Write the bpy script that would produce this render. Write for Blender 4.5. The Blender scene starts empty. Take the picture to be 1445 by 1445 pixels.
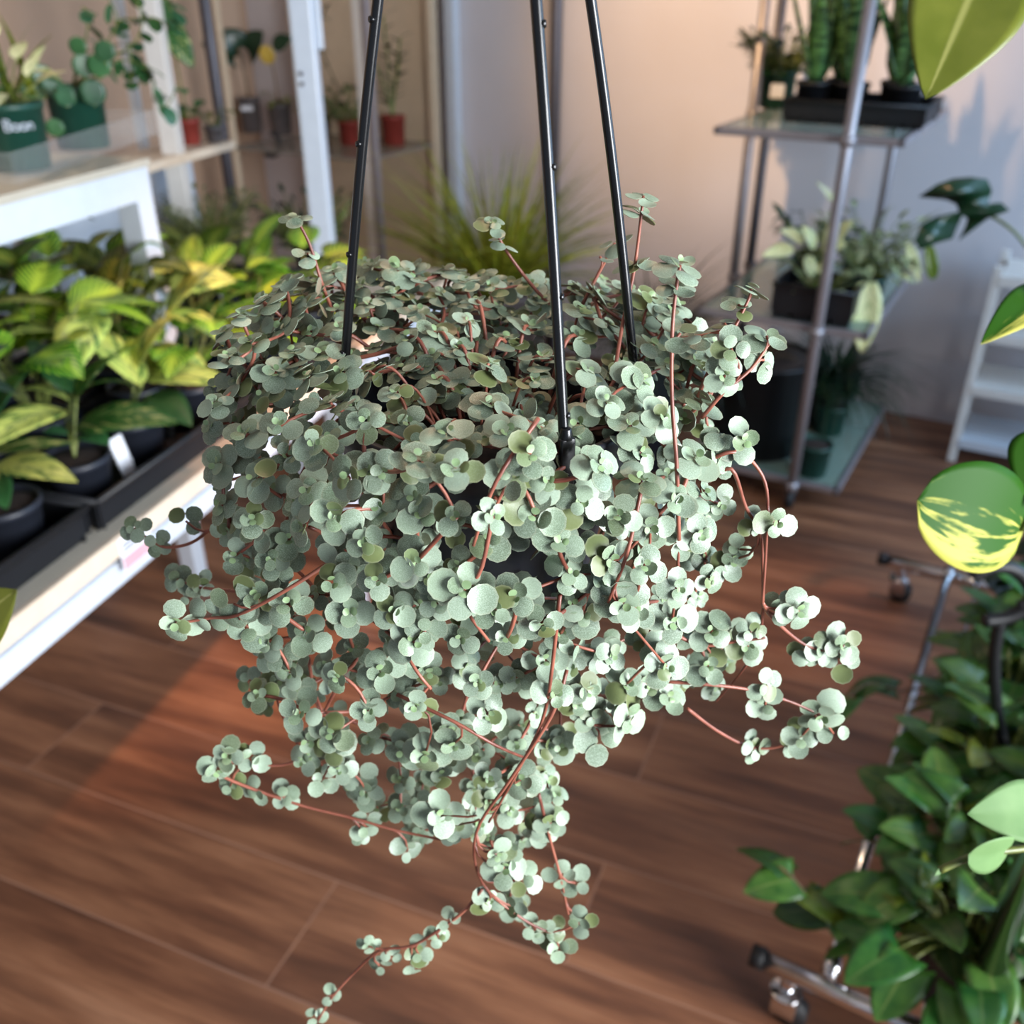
import bpy, math, random
import numpy as np
from mathutils import Vector, Matrix

random.seed(11)
SC = bpy.context.scene
COL = SC.collection
PI = math.pi

# ------------------------------------------------------------------ frame of reference
FPX, PITCH, EYE = 1334.0, math.radians(29.2), 1.5
FW = np.array([0, math.cos(PITCH), -math.sin(PITCH)])
UP = np.array([0, math.sin(PITCH), math.cos(PITCH)])
RT = np.array([1.0, 0, 0])
CAM = np.array([0, 0, EYE])
def ray(x, y): return FW + RT * (x - 722.5) / FPX - UP * (y - 722.5) / FPX
def az(x, y, z):
    r = ray(x, y); return CAM + r * (z - EYE) / r[2]
def dep(x, y, d): return CAM + ray(x, y) * d
YAW = math.radians(-29.5)
E1 = np.array([math.cos(YAW), math.sin(YAW), 0]); E2 = np.array([-math.sin(YAW), math.cos(YAW), 0])
def W(a, b, z): return E1 * a + E2 * b + np.array([0, 0, z])
def ab(P): return float(P @ E1), float(P @ E2)
TH = math.radians(73.8)
T0 = az(0, 890, .75); T0 = np.array([T0[0], T0[1], 0])
TT = np.array([math.cos(TH), math.sin(TH), 0]); TN = np.array([-math.sin(TH), math.cos(TH), 0])
def TB(s, u, z): return T0 + TT * s + TN * u + np.array([0, 0, z])
def su(P):
    q = P - T0; return float(q @ TT), float(q @ TN)

# ------------------------------------------------------------------ materials
def node_mat(name):
    m = bpy.data.materials.new(name); m.use_nodes = True
    nt = m.node_tree
    return m, nt, nt.nodes['Principled BSDF']
def lin(c):
    return tuple(((v / 255) / 12.92 if v / 255 <= .04045 else ((v / 255 + .055) / 1.055) ** 2.4) for v in c) + (1,)
def N(nt, t, **kw):
    n = nt.nodes.new(t)
    for k, v in kw.items(): setattr(n, k, v)
    return n
def math_n(nt, op, a, b=None, c=None):
    n = N(nt, 'ShaderNodeMath', operation=op)
    for i, v in enumerate((a, b, c)):
        if v is None: continue
        if isinstance(v, (int, float)): n.inputs[i].default_value = v
        else: nt.links.new(v, n.inputs[i])
    return n.outputs[0]
def mix_n(nt, f, a, b, mode='MIX'):
    n = N(nt, 'ShaderNodeMix', data_type='RGBA', blend_type=mode)
    for i, v in ((0, f), (6, a), (7, b)):
        if isinstance(v, (int, float)): n.inputs[i].default_value = v
        elif isinstance(v, tuple): n.inputs[i].default_value = v
        else: nt.links.new(v, n.inputs[i])
    return n.outputs[2]
def ramp_n(nt, f, stops):
    n = N(nt, 'ShaderNodeValToRGB'); cr = n.color_ramp
    while len(cr.elements) < len(stops): cr.elements.new(.5)
    for e, (p, c) in zip(cr.elements, stops):
        e.position = p; e.color = c if isinstance(c, tuple) else (c, c, c, 1)
    nt.links.new(f, n.inputs[0]); return n.outputs[0]
def noise_n(nt, vec, scale, detail=3, rough=.5):
    n = N(nt, 'ShaderNodeTexNoise'); n.inputs['Scale'].default_value = scale
    n.inputs['Detail'].default_value = detail; n.inputs['Roughness'].default_value = rough
    if vec is not None: nt.links.new(vec, n.inputs['Vector'])
    return n.outputs['Fac']
def setp(b, **kw):
    for k, v in kw.items(): b.inputs[k.replace('_', ' ')].default_value = v

def plain(name, c, rough=.5, metal=0.0, var=.06, nscale=30, **kw):
    m, nt, b = node_mat(name)
    tc = N(nt, 'ShaderNodeTexCoord')
    f = noise_n(nt, tc.outputs['Object'], nscale)
    col = lin(c)
    lo = tuple(v * (1 - var) for v in col[:3]) + (1,); hi = tuple(min(1, v * (1 + var)) for v in col[:3]) + (1,)
    nt.links.new(ramp_n(nt, f, [(.35, lo), (.65, hi)]), b.inputs['Base Color'])
    setp(b, Roughness=rough, Metallic=metal)
    for k, v in kw.items(): b.inputs[k.replace('_', ' ')].default_value = v
    return m

def leaf_mat(name, dark, light, pattern='plain', rough=.4, transl=.18, amount=.5, rib=None, spread=.25):
    """two-tone leaf; the pattern follows the leaf's own UV (u across, v along)"""
    m, nt, b = node_mat(name)
    uv = N(nt, 'ShaderNodeUVMap'); sep = N(nt, 'ShaderNodeSeparateXYZ'); nt.links.new(uv.outputs[0], sep.inputs[0])
    U, V = sep.outputs[0], sep.outputs[1]
    at = N(nt, 'ShaderNodeAttribute', attribute_name='rnd'); s2 = N(nt, 'ShaderNodeSeparateXYZ')
    nt.links.new(at.outputs['Vector'], s2.inputs[0]); R0 = s2.outputs[0]; R1 = s2.outputs[1]
    A = math_n(nt, 'MULTIPLY', math_n(nt, 'ABSOLUTE', math_n(nt, 'SUBTRACT', U, .5)), 2.0)
    D = math_n(nt, 'SUBTRACT', V, math_n(nt, 'MULTIPLY', A, .35))
    cmb = N(nt, 'ShaderNodeCombineXYZ')
    dark, light = lin(dark), lin(light)
    if pattern == 'marble':
        nt.links.new(math_n(nt, 'MULTIPLY', U, 1.5), cmb.inputs[0]); nt.links.new(math_n(nt, 'MULTIPLY', D, 3.2), cmb.inputs[1]); nt.links.new(math_n(nt, 'MULTIPLY', R0, 50), cmb.inputs[2])
        f = noise_n(nt, cmb.outputs[0], 2.6, 5, .65)
        fac = ramp_n(nt, f, [(amount - .05, 0.0), (amount + .05, 1.0)])
    elif pattern == 'veins':
        w = math_n(nt, 'SINE', math_n(nt, 'MULTIPLY', D, 60.0))
        f = ramp_n(nt, w, [(.1, 0.0), (.9, 1.0)])
        mid = ramp_n(nt, A, [(.05, 1.0), (.45, 0.0)])
        fac = math_n(nt, 'MULTIPLY', math_n(nt, 'MAXIMUM', mid, f), .85)
    elif pattern == 'patch':
        nt.links.new(math_n(nt, 'MULTIPLY', U, 7.0), cmb.inputs[0]); nt.links.new(math_n(nt, 'MULTIPLY', D, 1.3), cmb.inputs[1]); nt.links.new(math_n(nt, 'MULTIPLY', R0, 50), cmb.inputs[2])
        f = noise_n(nt, cmb.outputs[0], 1.5, 4, .55)
        g = math_n(nt, 'ADD', f, math_n(nt, 'MULTIPLY', math_n(nt, 'SUBTRACT', U, .5), -.42))
        fac = ramp_n(nt, g, [(amount - .05, 0.0), (amount + .05, 1.0)])
    elif pattern == 'bands':
        nt.links.new(math_n(nt, 'MULTIPLY', U, .6), cmb.inputs[0]); nt.links.new(math_n(nt, 'MULTIPLY', V, 16), cmb.inputs[1]); nt.links.new(math_n(nt, 'MULTIPLY', R0, 50), cmb.inputs[2])
        fac = ramp_n(nt, noise_n(nt, cmb.outputs[0], 1.4, 4, .6), [(.4, 0.0), (.62, 1.0)])
    else:
        tc = N(nt, 'ShaderNodeTexCoord')
        fac = ramp_n(nt, noise_n(nt, tc.outputs['Object'], 40, 3), [(.3, 0.0), (.7, 1.0)])
        fac = math_n(nt, 'MULTIPLY', fac, amount)
    col = mix_n(nt, fac, dark, light)
    if rib:
        col = mix_n(nt, ramp_n(nt, A, [(.02, 1.0), (.09, 0.0)]), col, lin(rib))
    # leaf to leaf variation of tone
    hs = N(nt, 'ShaderNodeHueSaturation'); nt.links.new(col, hs.inputs['Color'])
    nt.links.new(math_n(nt, 'MULTIPLY_ADD', R0, spread * 2, 1 - spread), hs.inputs['Value'])
    nt.links.new(math_n(nt, 'MULTIPLY_ADD', R1, .05, .475), hs.inputs['Hue'])
    col = hs.outputs[0]
    nt.links.new(col, b.inputs['Base Color']); setp(b, Roughness=rough)
    tr = N(nt, 'ShaderNodeBsdfTranslucent'); nt.links.new(col, tr.inputs[0])
    ms = N(nt, 'ShaderNodeMixShader'); ms.inputs[0].default_value = transl
    nt.links.new(b.outputs[0], ms.inputs[1]); nt.links.new(tr.outputs[0], ms.inputs[2])
    nt.links.new(ms.outputs[0], nt.nodes['Material Output'].inputs[0])
    return m

def pilea_mat():
    m, nt, b = node_mat('silver_leaf')
    at = N(nt, 'ShaderNodeAttribute', attribute_name='rnd'); s = N(nt, 'ShaderNodeSeparateXYZ')
    nt.links.new(at.outputs['Vector'], s.inputs[0])
    R0, age, edge = s.outputs
    tc = N(nt, 'ShaderNodeTexCoord')
    sp = ramp_n(nt, noise_n(nt, tc.outputs['Object'], 2600, 2), [(.42, 0.0), (.68, 1.0)])
    old = mix_n(nt, R0, lin((98, 116, 92)), lin((160, 180, 156)))
    old = mix_n(nt, math_n(nt, 'MULTIPLY', sp, .55), old, lin((188, 208, 188)))
    dull = mix_n(nt, ramp_n(nt, R0, [(.08, 1.0), (.16, 0.0)]), old, lin((112, 124, 78)))
    col = mix_n(nt, age, dull, lin((142, 172, 122)))
    col = mix_n(nt, math_n(nt, 'MULTIPLY', ramp_n(nt, edge, [(.82, 0.0), (1.0, 1.0)]), .3), col, lin((196, 196, 168)))
    geo = N(nt, 'ShaderNodeNewGeometry')
    col = mix_n(nt, edge_back(nt, geo, s), col, lin((150, 128, 108)))
    nt.links.new(col, b.inputs['Base Color']); setp(b, Roughness=.42)
    b.inputs['Specular IOR Level'].default_value = .5
    bump = N(nt, 'ShaderNodeBump'); bump.inputs['Strength'].default_value = .12; bump.inputs['Distance'].default_value = .0006
    nt.links.new(noise_n(nt, tc.outputs['Object'], 900, 2), bump.inputs['Height']); nt.links.new(bump.outputs[0], b.inputs['Normal'])
    tr = N(nt, 'ShaderNodeBsdfTranslucent'); nt.links.new(col, tr.inputs[0])
    ms = N(nt, 'ShaderNodeMixShader'); ms.inputs[0].default_value = .12
    nt.links.new(b.outputs[0], ms.inputs[1]); nt.links.new(tr.outputs[0], ms.inputs[2])
    nt.links.new(ms.outputs[0], nt.nodes['Material Output'].inputs[0])
    return m
def edge_back(nt, geo, s):
    # underside of the leaf (stored as negative third channel) is dull pinkish brown
    return ramp_n(nt, math_n(nt, 'MULTIPLY', s.outputs[2], -1.0), [(.3, 0.0), (.5, .8)])

def floor_mat():
    m, nt, b = node_mat('wood_planks')
    tc = N(nt, 'ShaderNodeTexCoord'); mp = N(nt, 'ShaderNodeMapping')
    mp.inputs['Rotation'].default_value = (0, 0, math.radians(22)); mp.inputs['Location'].default_value = (.31, .155, 0)
    nt.links.new(tc.outputs['Object'], mp.inputs[0])
    v = mp.outputs[0]
    br = N(nt, 'ShaderNodeTexBrick'); br.offset = .37; br.offset_frequency = 2
    nt.links.new(v, br.inputs['Vector'])
    br.inputs['Scale'].default_value = 1.0
    br.inputs['Brick Width'].default_value = 1.25; br.inputs['Row Height'].default_value = .235
    br.inputs['Mortar Size'].default_value = .0022; br.inputs['Mortar Smooth'].default_value = .3
    br.inputs['Color1'].default_value = (0, 0, 0, 1); br.inputs['Color2'].default_value = (1, 1, 1, 1); br.inputs['Mortar'].default_value = (.5, .5, .5, 1)
    g = N(nt, 'ShaderNodeMapping'); g.inputs['Scale'].default_value = (1.1, 9, 1); nt.links.new(v, g.inputs[0])
    addv = N(nt, 'ShaderNodeVectorMath', operation='ADD'); nt.links.new(g.outputs[0], addv.inputs[0])
    sc = N(nt, 'ShaderNodeVectorMath', operation='SCALE'); nt.links.new(br.outputs['Color'], sc.inputs[0]); sc.inputs['Scale'].default_value = 17
    nt.links.new(sc.outputs[0], addv.inputs[1])
    grain = noise_n(nt, addv.outputs[0], 1.5, 7, .58)
    col = ramp_n(nt, grain, [(.24, lin((60, 37, 27))), (.44, lin((120, 77, 54))), (.58, lin((154, 104, 74))), (.78, lin((188, 136, 102)))])
    g2 = N(nt, 'ShaderNodeMapping'); g2.inputs['Scale'].default_value = (2, 90, 1); nt.links.new(v, g2.inputs[0])
    fine = noise_n(nt, g2.outputs[0], 2.2, 4, .6)
    col = mix_n(nt, .3, col, ramp_n(nt, fine, [(.3, 0.1), (.7, 1.0)]), 'MULTIPLY')
    sm = ramp_n(nt, noise_n(nt, g.outputs[0], .55, 3, .5), [(.55, 0.0), (.74, .6)])
    col = mix_n(nt, sm, col, lin((66, 45, 40)))
    col = mix_n(nt, math_n(nt, 'MULTIPLY', br.outputs['Fac'], .4), col, lin((186, 146, 124)))
    nt.links.new(col, b.inputs['Base Color'])
    nt.links.new(ramp_n(nt, grain, [(.3, .5), (.7, .4)]), b.inputs['Roughness'])
    bp = N(nt, 'ShaderNodeBump'); bp.inputs['Strength'].default_value = .12; bp.inputs['Distance'].default_value = .002
    nt.links.new(fine, bp.inputs['Height']); nt.links.new(bp.outputs[0], b.inputs['Normal'])
    return m

def stem_mat(name, c1, c2, scale=60):
    m, nt, b = node_mat(name)
    tc = N(nt, 'ShaderNodeTexCoord')
    nt.links.new(ramp_n(nt, noise_n(nt, tc.outputs['Object'], scale, 2), [(.3, lin(c1)), (.7, lin(c2))]), b.inputs['Base Color'])
    setp(b, Roughness=.38)
    return m

def glass_mat(name, tint, alpha):
    m, nt, b = node_mat(name)
    setp(b, Roughness=.08); b.inputs['Base Color'].default_value = lin(tint); b.inputs['Alpha'].default_value = alpha
    return m

M = {}
M['floor'] = floor_mat()
M['wall'] = plain('wall_paint', (216, 210, 212), .6, nscale=3, var=.02)
M['walltan'] = plain('tan_wall_paint', (196, 164, 138), .65, nscale=3, var=.02)
M['ceiling'] = plain('ceiling_paint', (225, 222, 218), .8, var=.02)
M['white'] = plain('white_lacquer', (200, 207, 216), .35, var=.02)
M['offwhite'] = plain('offwhite_metal', (224, 220, 214), .4, var=.02)
M['cream'] = plain('cream_board', (206, 184, 156), .5, var=.03)
M['beige'] = plain('beige_laminate', (186, 178, 162), .45, var=.03)
M['edge'] = plain('pale_wood_edge', (222, 202, 178), .5, var=.05)
M['steel'] = plain('brushed_steel', (158, 152, 155), .42, .5, var=.04)
M['greysteel'] = plain('dark_grey_metal', (92, 88, 92), .45, .5)
M['chrome'] = plain('chrome', (205, 205, 208), .14, 1.0, var=.02)
M['black'] = plain('black_plastic', (15, 16, 20), .5)
M['blackgloss'] = plain('black_hanger_plastic', (14, 15, 17), .24)
M['potblack'] = plain('charcoal_pot', (34, 37, 46), .45)
M['potgreen'] = plain('dark_green_pot', (22, 66, 54), .4)
M['potred'] = plain('terracotta_red_pot', (138, 52, 42), .55)
M['potgrey'] = plain('grey_pot', (96, 90, 90), .5)
M['soil'] = plain('potting_soil', (46, 32, 25), .95, var=.5, nscale=120)
M['paper'] = plain('white_paper', (226, 226, 230), .7, var=.02)
M['pink'] = plain('pink_print', (224, 160, 168), .7, var=.04)
M['ink'] = plain('grey_print', (120, 122, 130), .7)
M['chalk'] = plain('white_chalk_ink', (205, 212, 222), .8)
M['glass'] = glass_mat('greenish_glass', (150, 178, 164), .55)
M['clear'] = glass_mat('clear_plastic', (225, 225, 225), .07)
M['cabglass'] = glass_mat('grey_glass_shelf', (150, 144, 134), .6)
M['rubber'] = plain('black_rubber', (18, 18, 20), .6)
M['pilea'] = pilea_mat()
M['pileastem'] = stem_mat('red_brown_stem', (104, 54, 42), (172, 106, 86), 45)
M['stemgreen'] = stem_mat('green_stem', (76, 92, 44), (128, 134, 66))
M['stembrown'] = stem_mat('brown_stem', (92, 70, 48), (128, 98, 62))
M['aglao'] = leaf_mat('mottled_lime_leaf', (44, 98, 42), (212, 218, 112), 'marble', amount=.46, rib=(196, 200, 120))
M['aglaodark'] = leaf_mat('green_leaf_cream_streak', (40, 92, 34), (196, 196, 120), 'marble', amount=.58)
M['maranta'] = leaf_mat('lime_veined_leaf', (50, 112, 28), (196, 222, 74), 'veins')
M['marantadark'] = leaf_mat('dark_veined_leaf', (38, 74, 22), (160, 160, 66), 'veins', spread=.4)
M['green'] = leaf_mat('mid_green_leaf', (38, 80, 40), (64, 108, 58), spread=.35)
M['round'] = leaf_mat('round_green_leaf', (40, 84, 50), (76, 122, 76), rough=.35)
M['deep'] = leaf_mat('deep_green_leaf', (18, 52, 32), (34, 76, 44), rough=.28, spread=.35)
M['philo'] = leaf_mat('philodendron_leaf', (40, 86, 34), (98, 140, 54), rough=.35, spread=.4, rib=(96, 122, 60))
M['philoyellow'] = leaf_mat('olive_leaf', (84, 100, 26), (132, 138, 48), rough=.3)
M['pothos'] = leaf_mat('pothos_leaf', (44, 92, 18), (208, 206, 98), 'patch', rough=.5, amount=.60, transl=.25, spread=.08)
M['olive'] = leaf_mat('olive_pothos_leaf', (104, 116, 34), (140, 146, 58), rough=.35, transl=.3, rib=(170, 172, 96), spread=.1)
M['pale'] = leaf_mat('pale_green_leaf', (104, 140, 86), (136, 168, 112), rough=.55, transl=.2, spread=.08)
M['grass'] = leaf_mat('grass_blade', (98, 114, 24), (182, 182, 66), 'bands', transl=.25, spread=.45)
M['fern'] = leaf_mat('dark_fern', (18, 40, 22), (40, 66, 38), spread=.3)
M['snake'] = leaf_mat('snake_leaf', (20, 54, 30), (92, 136, 80), 'bands', rough=.35)
M['cream_leaf'] = leaf_mat('cream_leaf', (178, 186, 116), (232, 230, 178), 'marble', amount=.44, transl=.2)
M['varieg'] = leaf_mat('white_variegated_leaf', (58, 86, 50), (196, 200, 150), 'marble', amount=.5)
M['sage'] = leaf_mat('sage_leaf', (88, 96, 64), (138, 140, 98), spread=.4)
M['yellow'] = leaf_mat('yellow_leaf', (214, 186, 70), (232, 210, 110))

M['pothos'].node_tree.nodes['Principled BSDF'].inputs['Specular IOR Level'].default_value = .15
M['pale'].node_tree.nodes['Principled BSDF'].inputs['Specular IOR Level'].default_value = .2
# ------------------------------------------------------------------ mesh building
class MB:
    def __init__(s): s.v = []; s.f = []; s.uv = []; s.r = []; s.mi = []; s.cur = 0
    def add(s, verts, faces, uvs=None, rnd=None):
        o = len(s.v); s.v.extend([tuple(map(float, p)) for p in verts])
        s.uv.extend(uvs if uvs is not None else [(0.5, .5)] * len(verts))
        if rnd is None: rnd = (.5, .5, 0)
        s.r.extend(rnd if isinstance(rnd, list) else [rnd] * len(verts))
        for f in faces: s.f.append(tuple(i + o for i in f)); s.mi.append(s.cur)
    def box(s, o, ax, ay, az_, bev=0):
        """box from corner o spanned by three edge vectors"""
        o = np.array(o, float); ax, ay, az_ = (np.array(q, float) for q in (ax, ay, az_))
        P = [o + ax * i + ay * j + az_ * k for k in (0, 1) for j in (0, 1) for i in (0, 1)]
        s.add(P, [(0, 2, 3, 1), (4, 5, 7, 6), (0, 1, 5, 4), (2, 6, 7, 3), (0, 4, 6, 2), (1, 3, 7, 5)])
    def tube(s, pts, r, seg=8, cap=True, rnd=None):
        pts = [np.array(p, float) for p in pts]; n = len(pts)
        rr = r if isinstance(r, (list, tuple)) else [r] * n
        prev = None; V = []; F = []
        for i in range(n):
            d = pts[min(i + 1, n - 1)] - pts[max(i - 1, 0)]
            d = d / (np.linalg.norm(d) + 1e-12)
            if prev is None:
                a = np.array([0, 0, 1.]) if abs(d[2]) < .9 else np.array([1., 0, 0])
            else: a = prev
            x = a - d * (a @ d); x /= np.linalg.norm(x) + 1e-12; y = np.cross(d, x); prev = x
            for k in range(seg):
                t = 2 * PI * k / seg; V.append(pts[i] + (x * math.cos(t) + y * math.sin(t)) * rr[i])
        for i in range(n - 1):
            for k in range(seg):
                a, b = i * seg + k, i * seg + (k + 1) % seg
                F.append((a, b, b + seg, a + seg))
        if cap:
            F.append(tuple(range(seg - 1, -1, -1))); F.append(tuple((n - 1) * seg + k for k in range(seg)))
        s.add(V, F, rnd=rnd)
    def lathe(s, c, prof, seg=28, ax=None, ay=None, az_=None):
        c = np.array(c, float)
        ax = np.array([1., 0, 0]) if ax is None else ax; ay = np.array([0, 1., 0]) if ay is None else ay; zz = np.array([0, 0, 1.]) if az_ is None else az_
        V = []; F = []; n = len(prof)
        for r, z in prof:
            for k in range(seg):
                t = 2 * PI * k / seg; V.append(c + (ax * math.cos(t) + ay * math.sin(t)) * r + zz * z)
        for i in range(n - 1):
            for k in range(seg):
                a, b = i * seg + k, i * seg + (k + 1) % seg; F.append((a, b, b + seg, a + seg))
        F.append(tuple(range(seg - 1, -1, -1))); F.append(tuple((n - 1) * seg + k for k in range(seg)))
        s.add(V, F)
    def build(s, name, mats, parent=None, smooth=True, bevel=0, solid=0, autosm=None):
        me = bpy.data.meshes.new(name)
        V = s.v
        if parent is not None:
            L = [(p[0] - parent.location.x, p[1] - parent.location.y, p[2] - parent.location.z) for p in V]
            q = parent.parent
            while q is not None:
                L = [(p[0] - q.location.x, p[1] - q.location.y, p[2] - q.location.z) for p in L]; q = q.parent
            V = L
        me.from_pydata(V, [], s.f)
        uvl = me.uv_layers.new(name='UVMap')
        li = np.empty(len(me.loops), dtype=np.int32); me.loops.foreach_get('vertex_index', li)
        uvl.data.foreach_set('uv', np.array(s.uv, dtype=np.float32)[li].ravel())
        at = me.attributes.new('rnd', 'FLOAT_VECTOR', 'POINT')
        at.data.foreach_set('vector', np.array(s.r, dtype=np.float32).ravel())
        mats = mats if isinstance(mats, (list, tuple)) else [mats]
        for m in mats: me.materials.append(m)
        if len(mats) > 1: me.polygons.foreach_set('material_index', s.mi)
        if smooth: me.polygons.foreach_set('use_smooth', [True] * len(me.polygons))
        me.update()
        o = bpy.data.objects.new(name, me); COL.objects.link(o)
        if parent is not None: o.parent = parent
        if bevel:
            b = o.modifiers.new('soft_edge', 'BEVEL'); b.width = bevel; b.segments = 2; b.limit_method = 'ANGLE'
        if solid:
            b = o.modifiers.new('thickness', 'SOLIDIFY'); b.thickness = solid; b.offset = 0
        if smooth == 'edge':
            pass
        return o

def thing(name, label, cat, loc, group=None):
    o = bpy.data.objects.new(name, None); COL.objects.link(o)
    o.empty_display_size = .05
    o.location = Vector([float(c) for c in loc]); o['label'] = label; o['category'] = cat
    if group: o['group'] = group
    return o
def tag(o, label, cat, group=None):
    o['label'] = label; o['category'] = cat
    if group: o['group'] = group
    return o
def struct(o):
    o['kind'] = 'structure'; return o

def rot_about(v, k, a):
    k = k / np.linalg.norm(k)
    return v * math.cos(a) + np.cross(k, v) * math.sin(a) + k * (k @ v) * (1 - math.cos(a))

PROF = {
    'ovate': lambda v: max(0, math.sin(PI * v ** .72)) ** .85,
    'lance': lambda v: max(0, math.sin(PI * v ** .8)),
    'ellip': lambda v: max(0, 1 - (2 * v - 1) ** 2) ** .5,
    'heart': lambda v: max(0, (1 - v ** 2.0)) ** .75 * (.93 + .6 * v * (1 - v)),
    'strap': lambda v: min(1, .45 + 3.5 * v) * max(0, 1 - v ** 3.5),
    'blade': lambda v: (1 - v ** 1.6) * .9 + .02,
    'tulip': lambda v: max(0, math.sin(PI * (v * .88 + .1) ** .8)) ** .8,
}
def leaf(mb, base, az_, el, L, Wd, prof='ovate', droop=.4, fold=.2, roll=0, heart=0, nv=8, nu=4, rnd=None, wave=0, dirv=None, upv=None):
    """one leaf blade starting at base, heading az_/el (or dirv/upv), bending down by droop radians"""
    pf = PROF[prof]
    if dirv is None:
        d = np.array([math.cos(az_) * math.cos(el), math.sin(az_) * math.cos(el), math.sin(el)])
        side = np.array([math.sin(az_), -math.cos(az_), 0])
    else:
        d = np.array(dirv, float); d /= np.linalg.norm(d)
        u = np.array(upv, float); side = np.cross(d, u); side /= np.linalg.norm(side)
    if roll: side = rot_about(side, d, roll)
    rnd = rnd or (random.random(), random.random(), 0)
    base = np.array(base, float); c = base.copy(); V = []; UV = []
    for i in range(nv + 1):
        v = i / nv
        w = Wd / 2 * pf(v); nrm = np.cross(side, d)
        for j in range(nu + 1):
            u = j / nu * 2 - 1
            hb = -heart * L * (abs(u) ** 1.5) * (1 - v) ** 2.5
            V.append(c + side * u * w + nrm * (fold * abs(u) * w + wave * w * math.sin(v * 14 + u * 2) * abs(u)) + d * hb)
            UV.append((j / nu, v))
        d2 = rot_about(d, side, -droop / nv)
        c = c + (d + d2) / np.linalg.norm(d + d2) * L / nv; d = d2
    F = []
    for i in range(nv):
        for j in range(nu):
            a = i * (nu + 1) + j; F.append((a, a + 1, a + nu + 2, a + nu + 1))
    mb.add(V, F, UV, rnd)
    return c

def bez(p0, p1, p2, n=6):
    p0, p1, p2 = (np.array(p, float) for p in (p0, p1, p2))
    return [(1 - t) ** 2 * p0 + 2 * t * (1 - t) * p1 + t * t * p2 for t in [i / n for i in range(n + 1)]]
def smooth_path(pts, n=5):
    pts = [np.array(p, float) for p in pts]; out = []
    for i in range(len(pts) - 1):
        p0 = pts[max(i - 1, 0)]; p1 = pts[i]; p2 = pts[i + 1]; p3 = pts[min(i + 2, len(pts) - 1)]
        for k in range(n):
            t = k / n
            out.append(.5 * ((2 * p1) + (-p0 + p2) * t + (2 * p0 - 5 * p1 + 4 * p2 - p3) * t * t + (-p0 + 3 * p1 - 3 * p2 + p3) * t ** 3))
    out.append(pts[-1]); return out

def pot_prof(r, h, taper=.8, lip=.012, wall=.004):
    rb = r * taper
    return [(rb * .9, 0), (rb, .003), (r * .95, h - lip), (r, h - lip), (r * 1.02, h - lip * .5), (r, h), (r - wall, h), (r - wall * 1.5, h - .012), (0.001, h - .0125)]
def make_pot(t, c, r, h, m, taper=.8, soil=True, name='pot'):
    mb = MB(); mb.lathe(c, pot_prof(r, h, taper)); p = mb.build(name, m, t)
    if soil:
        mb = MB(); c2 = np.array(c, float)
        mb.lathe(c2, [(.001, h - .012), (r * .9, h - .012), (r * .93, h - .009), (r * .5, h - .005), (.001, h - .004)], 20)
        mb.build('soil', M['soil'], t)
    return p

# ================================================================== SETTING
mb = MB(); mb.box(W(-3.7, -2.6, -.1), E1 * 7.7, E2 * 6.4, np.array([0, 0, .1])); struct(mb.build('floor', M['floor'], smooth=False))
mb = MB(); mb.box(W(-3.7, 3.80, 0), E1 * 7.7, E2 * .1, np.array([0, 0, 3.0])); struct(mb.build('wall_back', M['wall'], smooth=False))
mb = MB(); mb.box(W(-3.7, -2.6, 0), E1 * .1, E2 * 6.4, np.array([0, 0, 3.0])); struct(mb.build('wall_left', M['walltan'], smooth=False))
mb = MB(); mb.box(W(-3.7, -2.6, 3.0), E1 * 7.7, E2 * 6.5, np.array([0, 0, .1])); struct(mb.build('ceiling', M['ceiling'], smooth=False))
# grey conduit on the back wall
g = W(-1.93, 3.765, 0)
mb = MB(); mb.tube([g, g + [0, 0, 1.2], g + [0, 0, 2.999]], .024, 14)
struct(mb.build('trim_1', M['greysteel']))
g = W(-2.45, 3.75, 0)
mb = MB(); mb.box(g, E1 * .045, E2 * .05, np.array([0, 0, 2.999])); struct(mb.build('trim_2', M['white'], smooth=False, bevel=.003))
#@@PARTS
# ================================================================== THE HANGING PILEA
O = dep(690, 565, .42)                       # centre of the pot's rim
def aty(x, y, yo):
    r = ray(x, y); return CAM + r * (O[1] + yo) / r[1]
RIM, PH = .066, .086
pl = thing('hanging_plant', 'round silvery green creeping plant spilling over a black hanging pot', 'plant', O - np.array([0, 0, PH]))
mb = MB()
mb.lathe(O - np.array([0, 0, PH]), [(.042, 0), (.047, .002), (.060, PH - .018), (.066, PH - .017), (.0665, PH - .002), (.066, PH), (.063, PH), (.058, PH - .02), (.001, PH - .021)], 40)
pot_o = mb.build('pot', M['potblack'], pl)
mb = MB(); mb.lathe(O, [(.001, -.021), (.056, -.021), (.056, -.014), (.03, -.008), (.001, -.006)], 24); mb.build('soil', M['soil'], pl)
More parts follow.
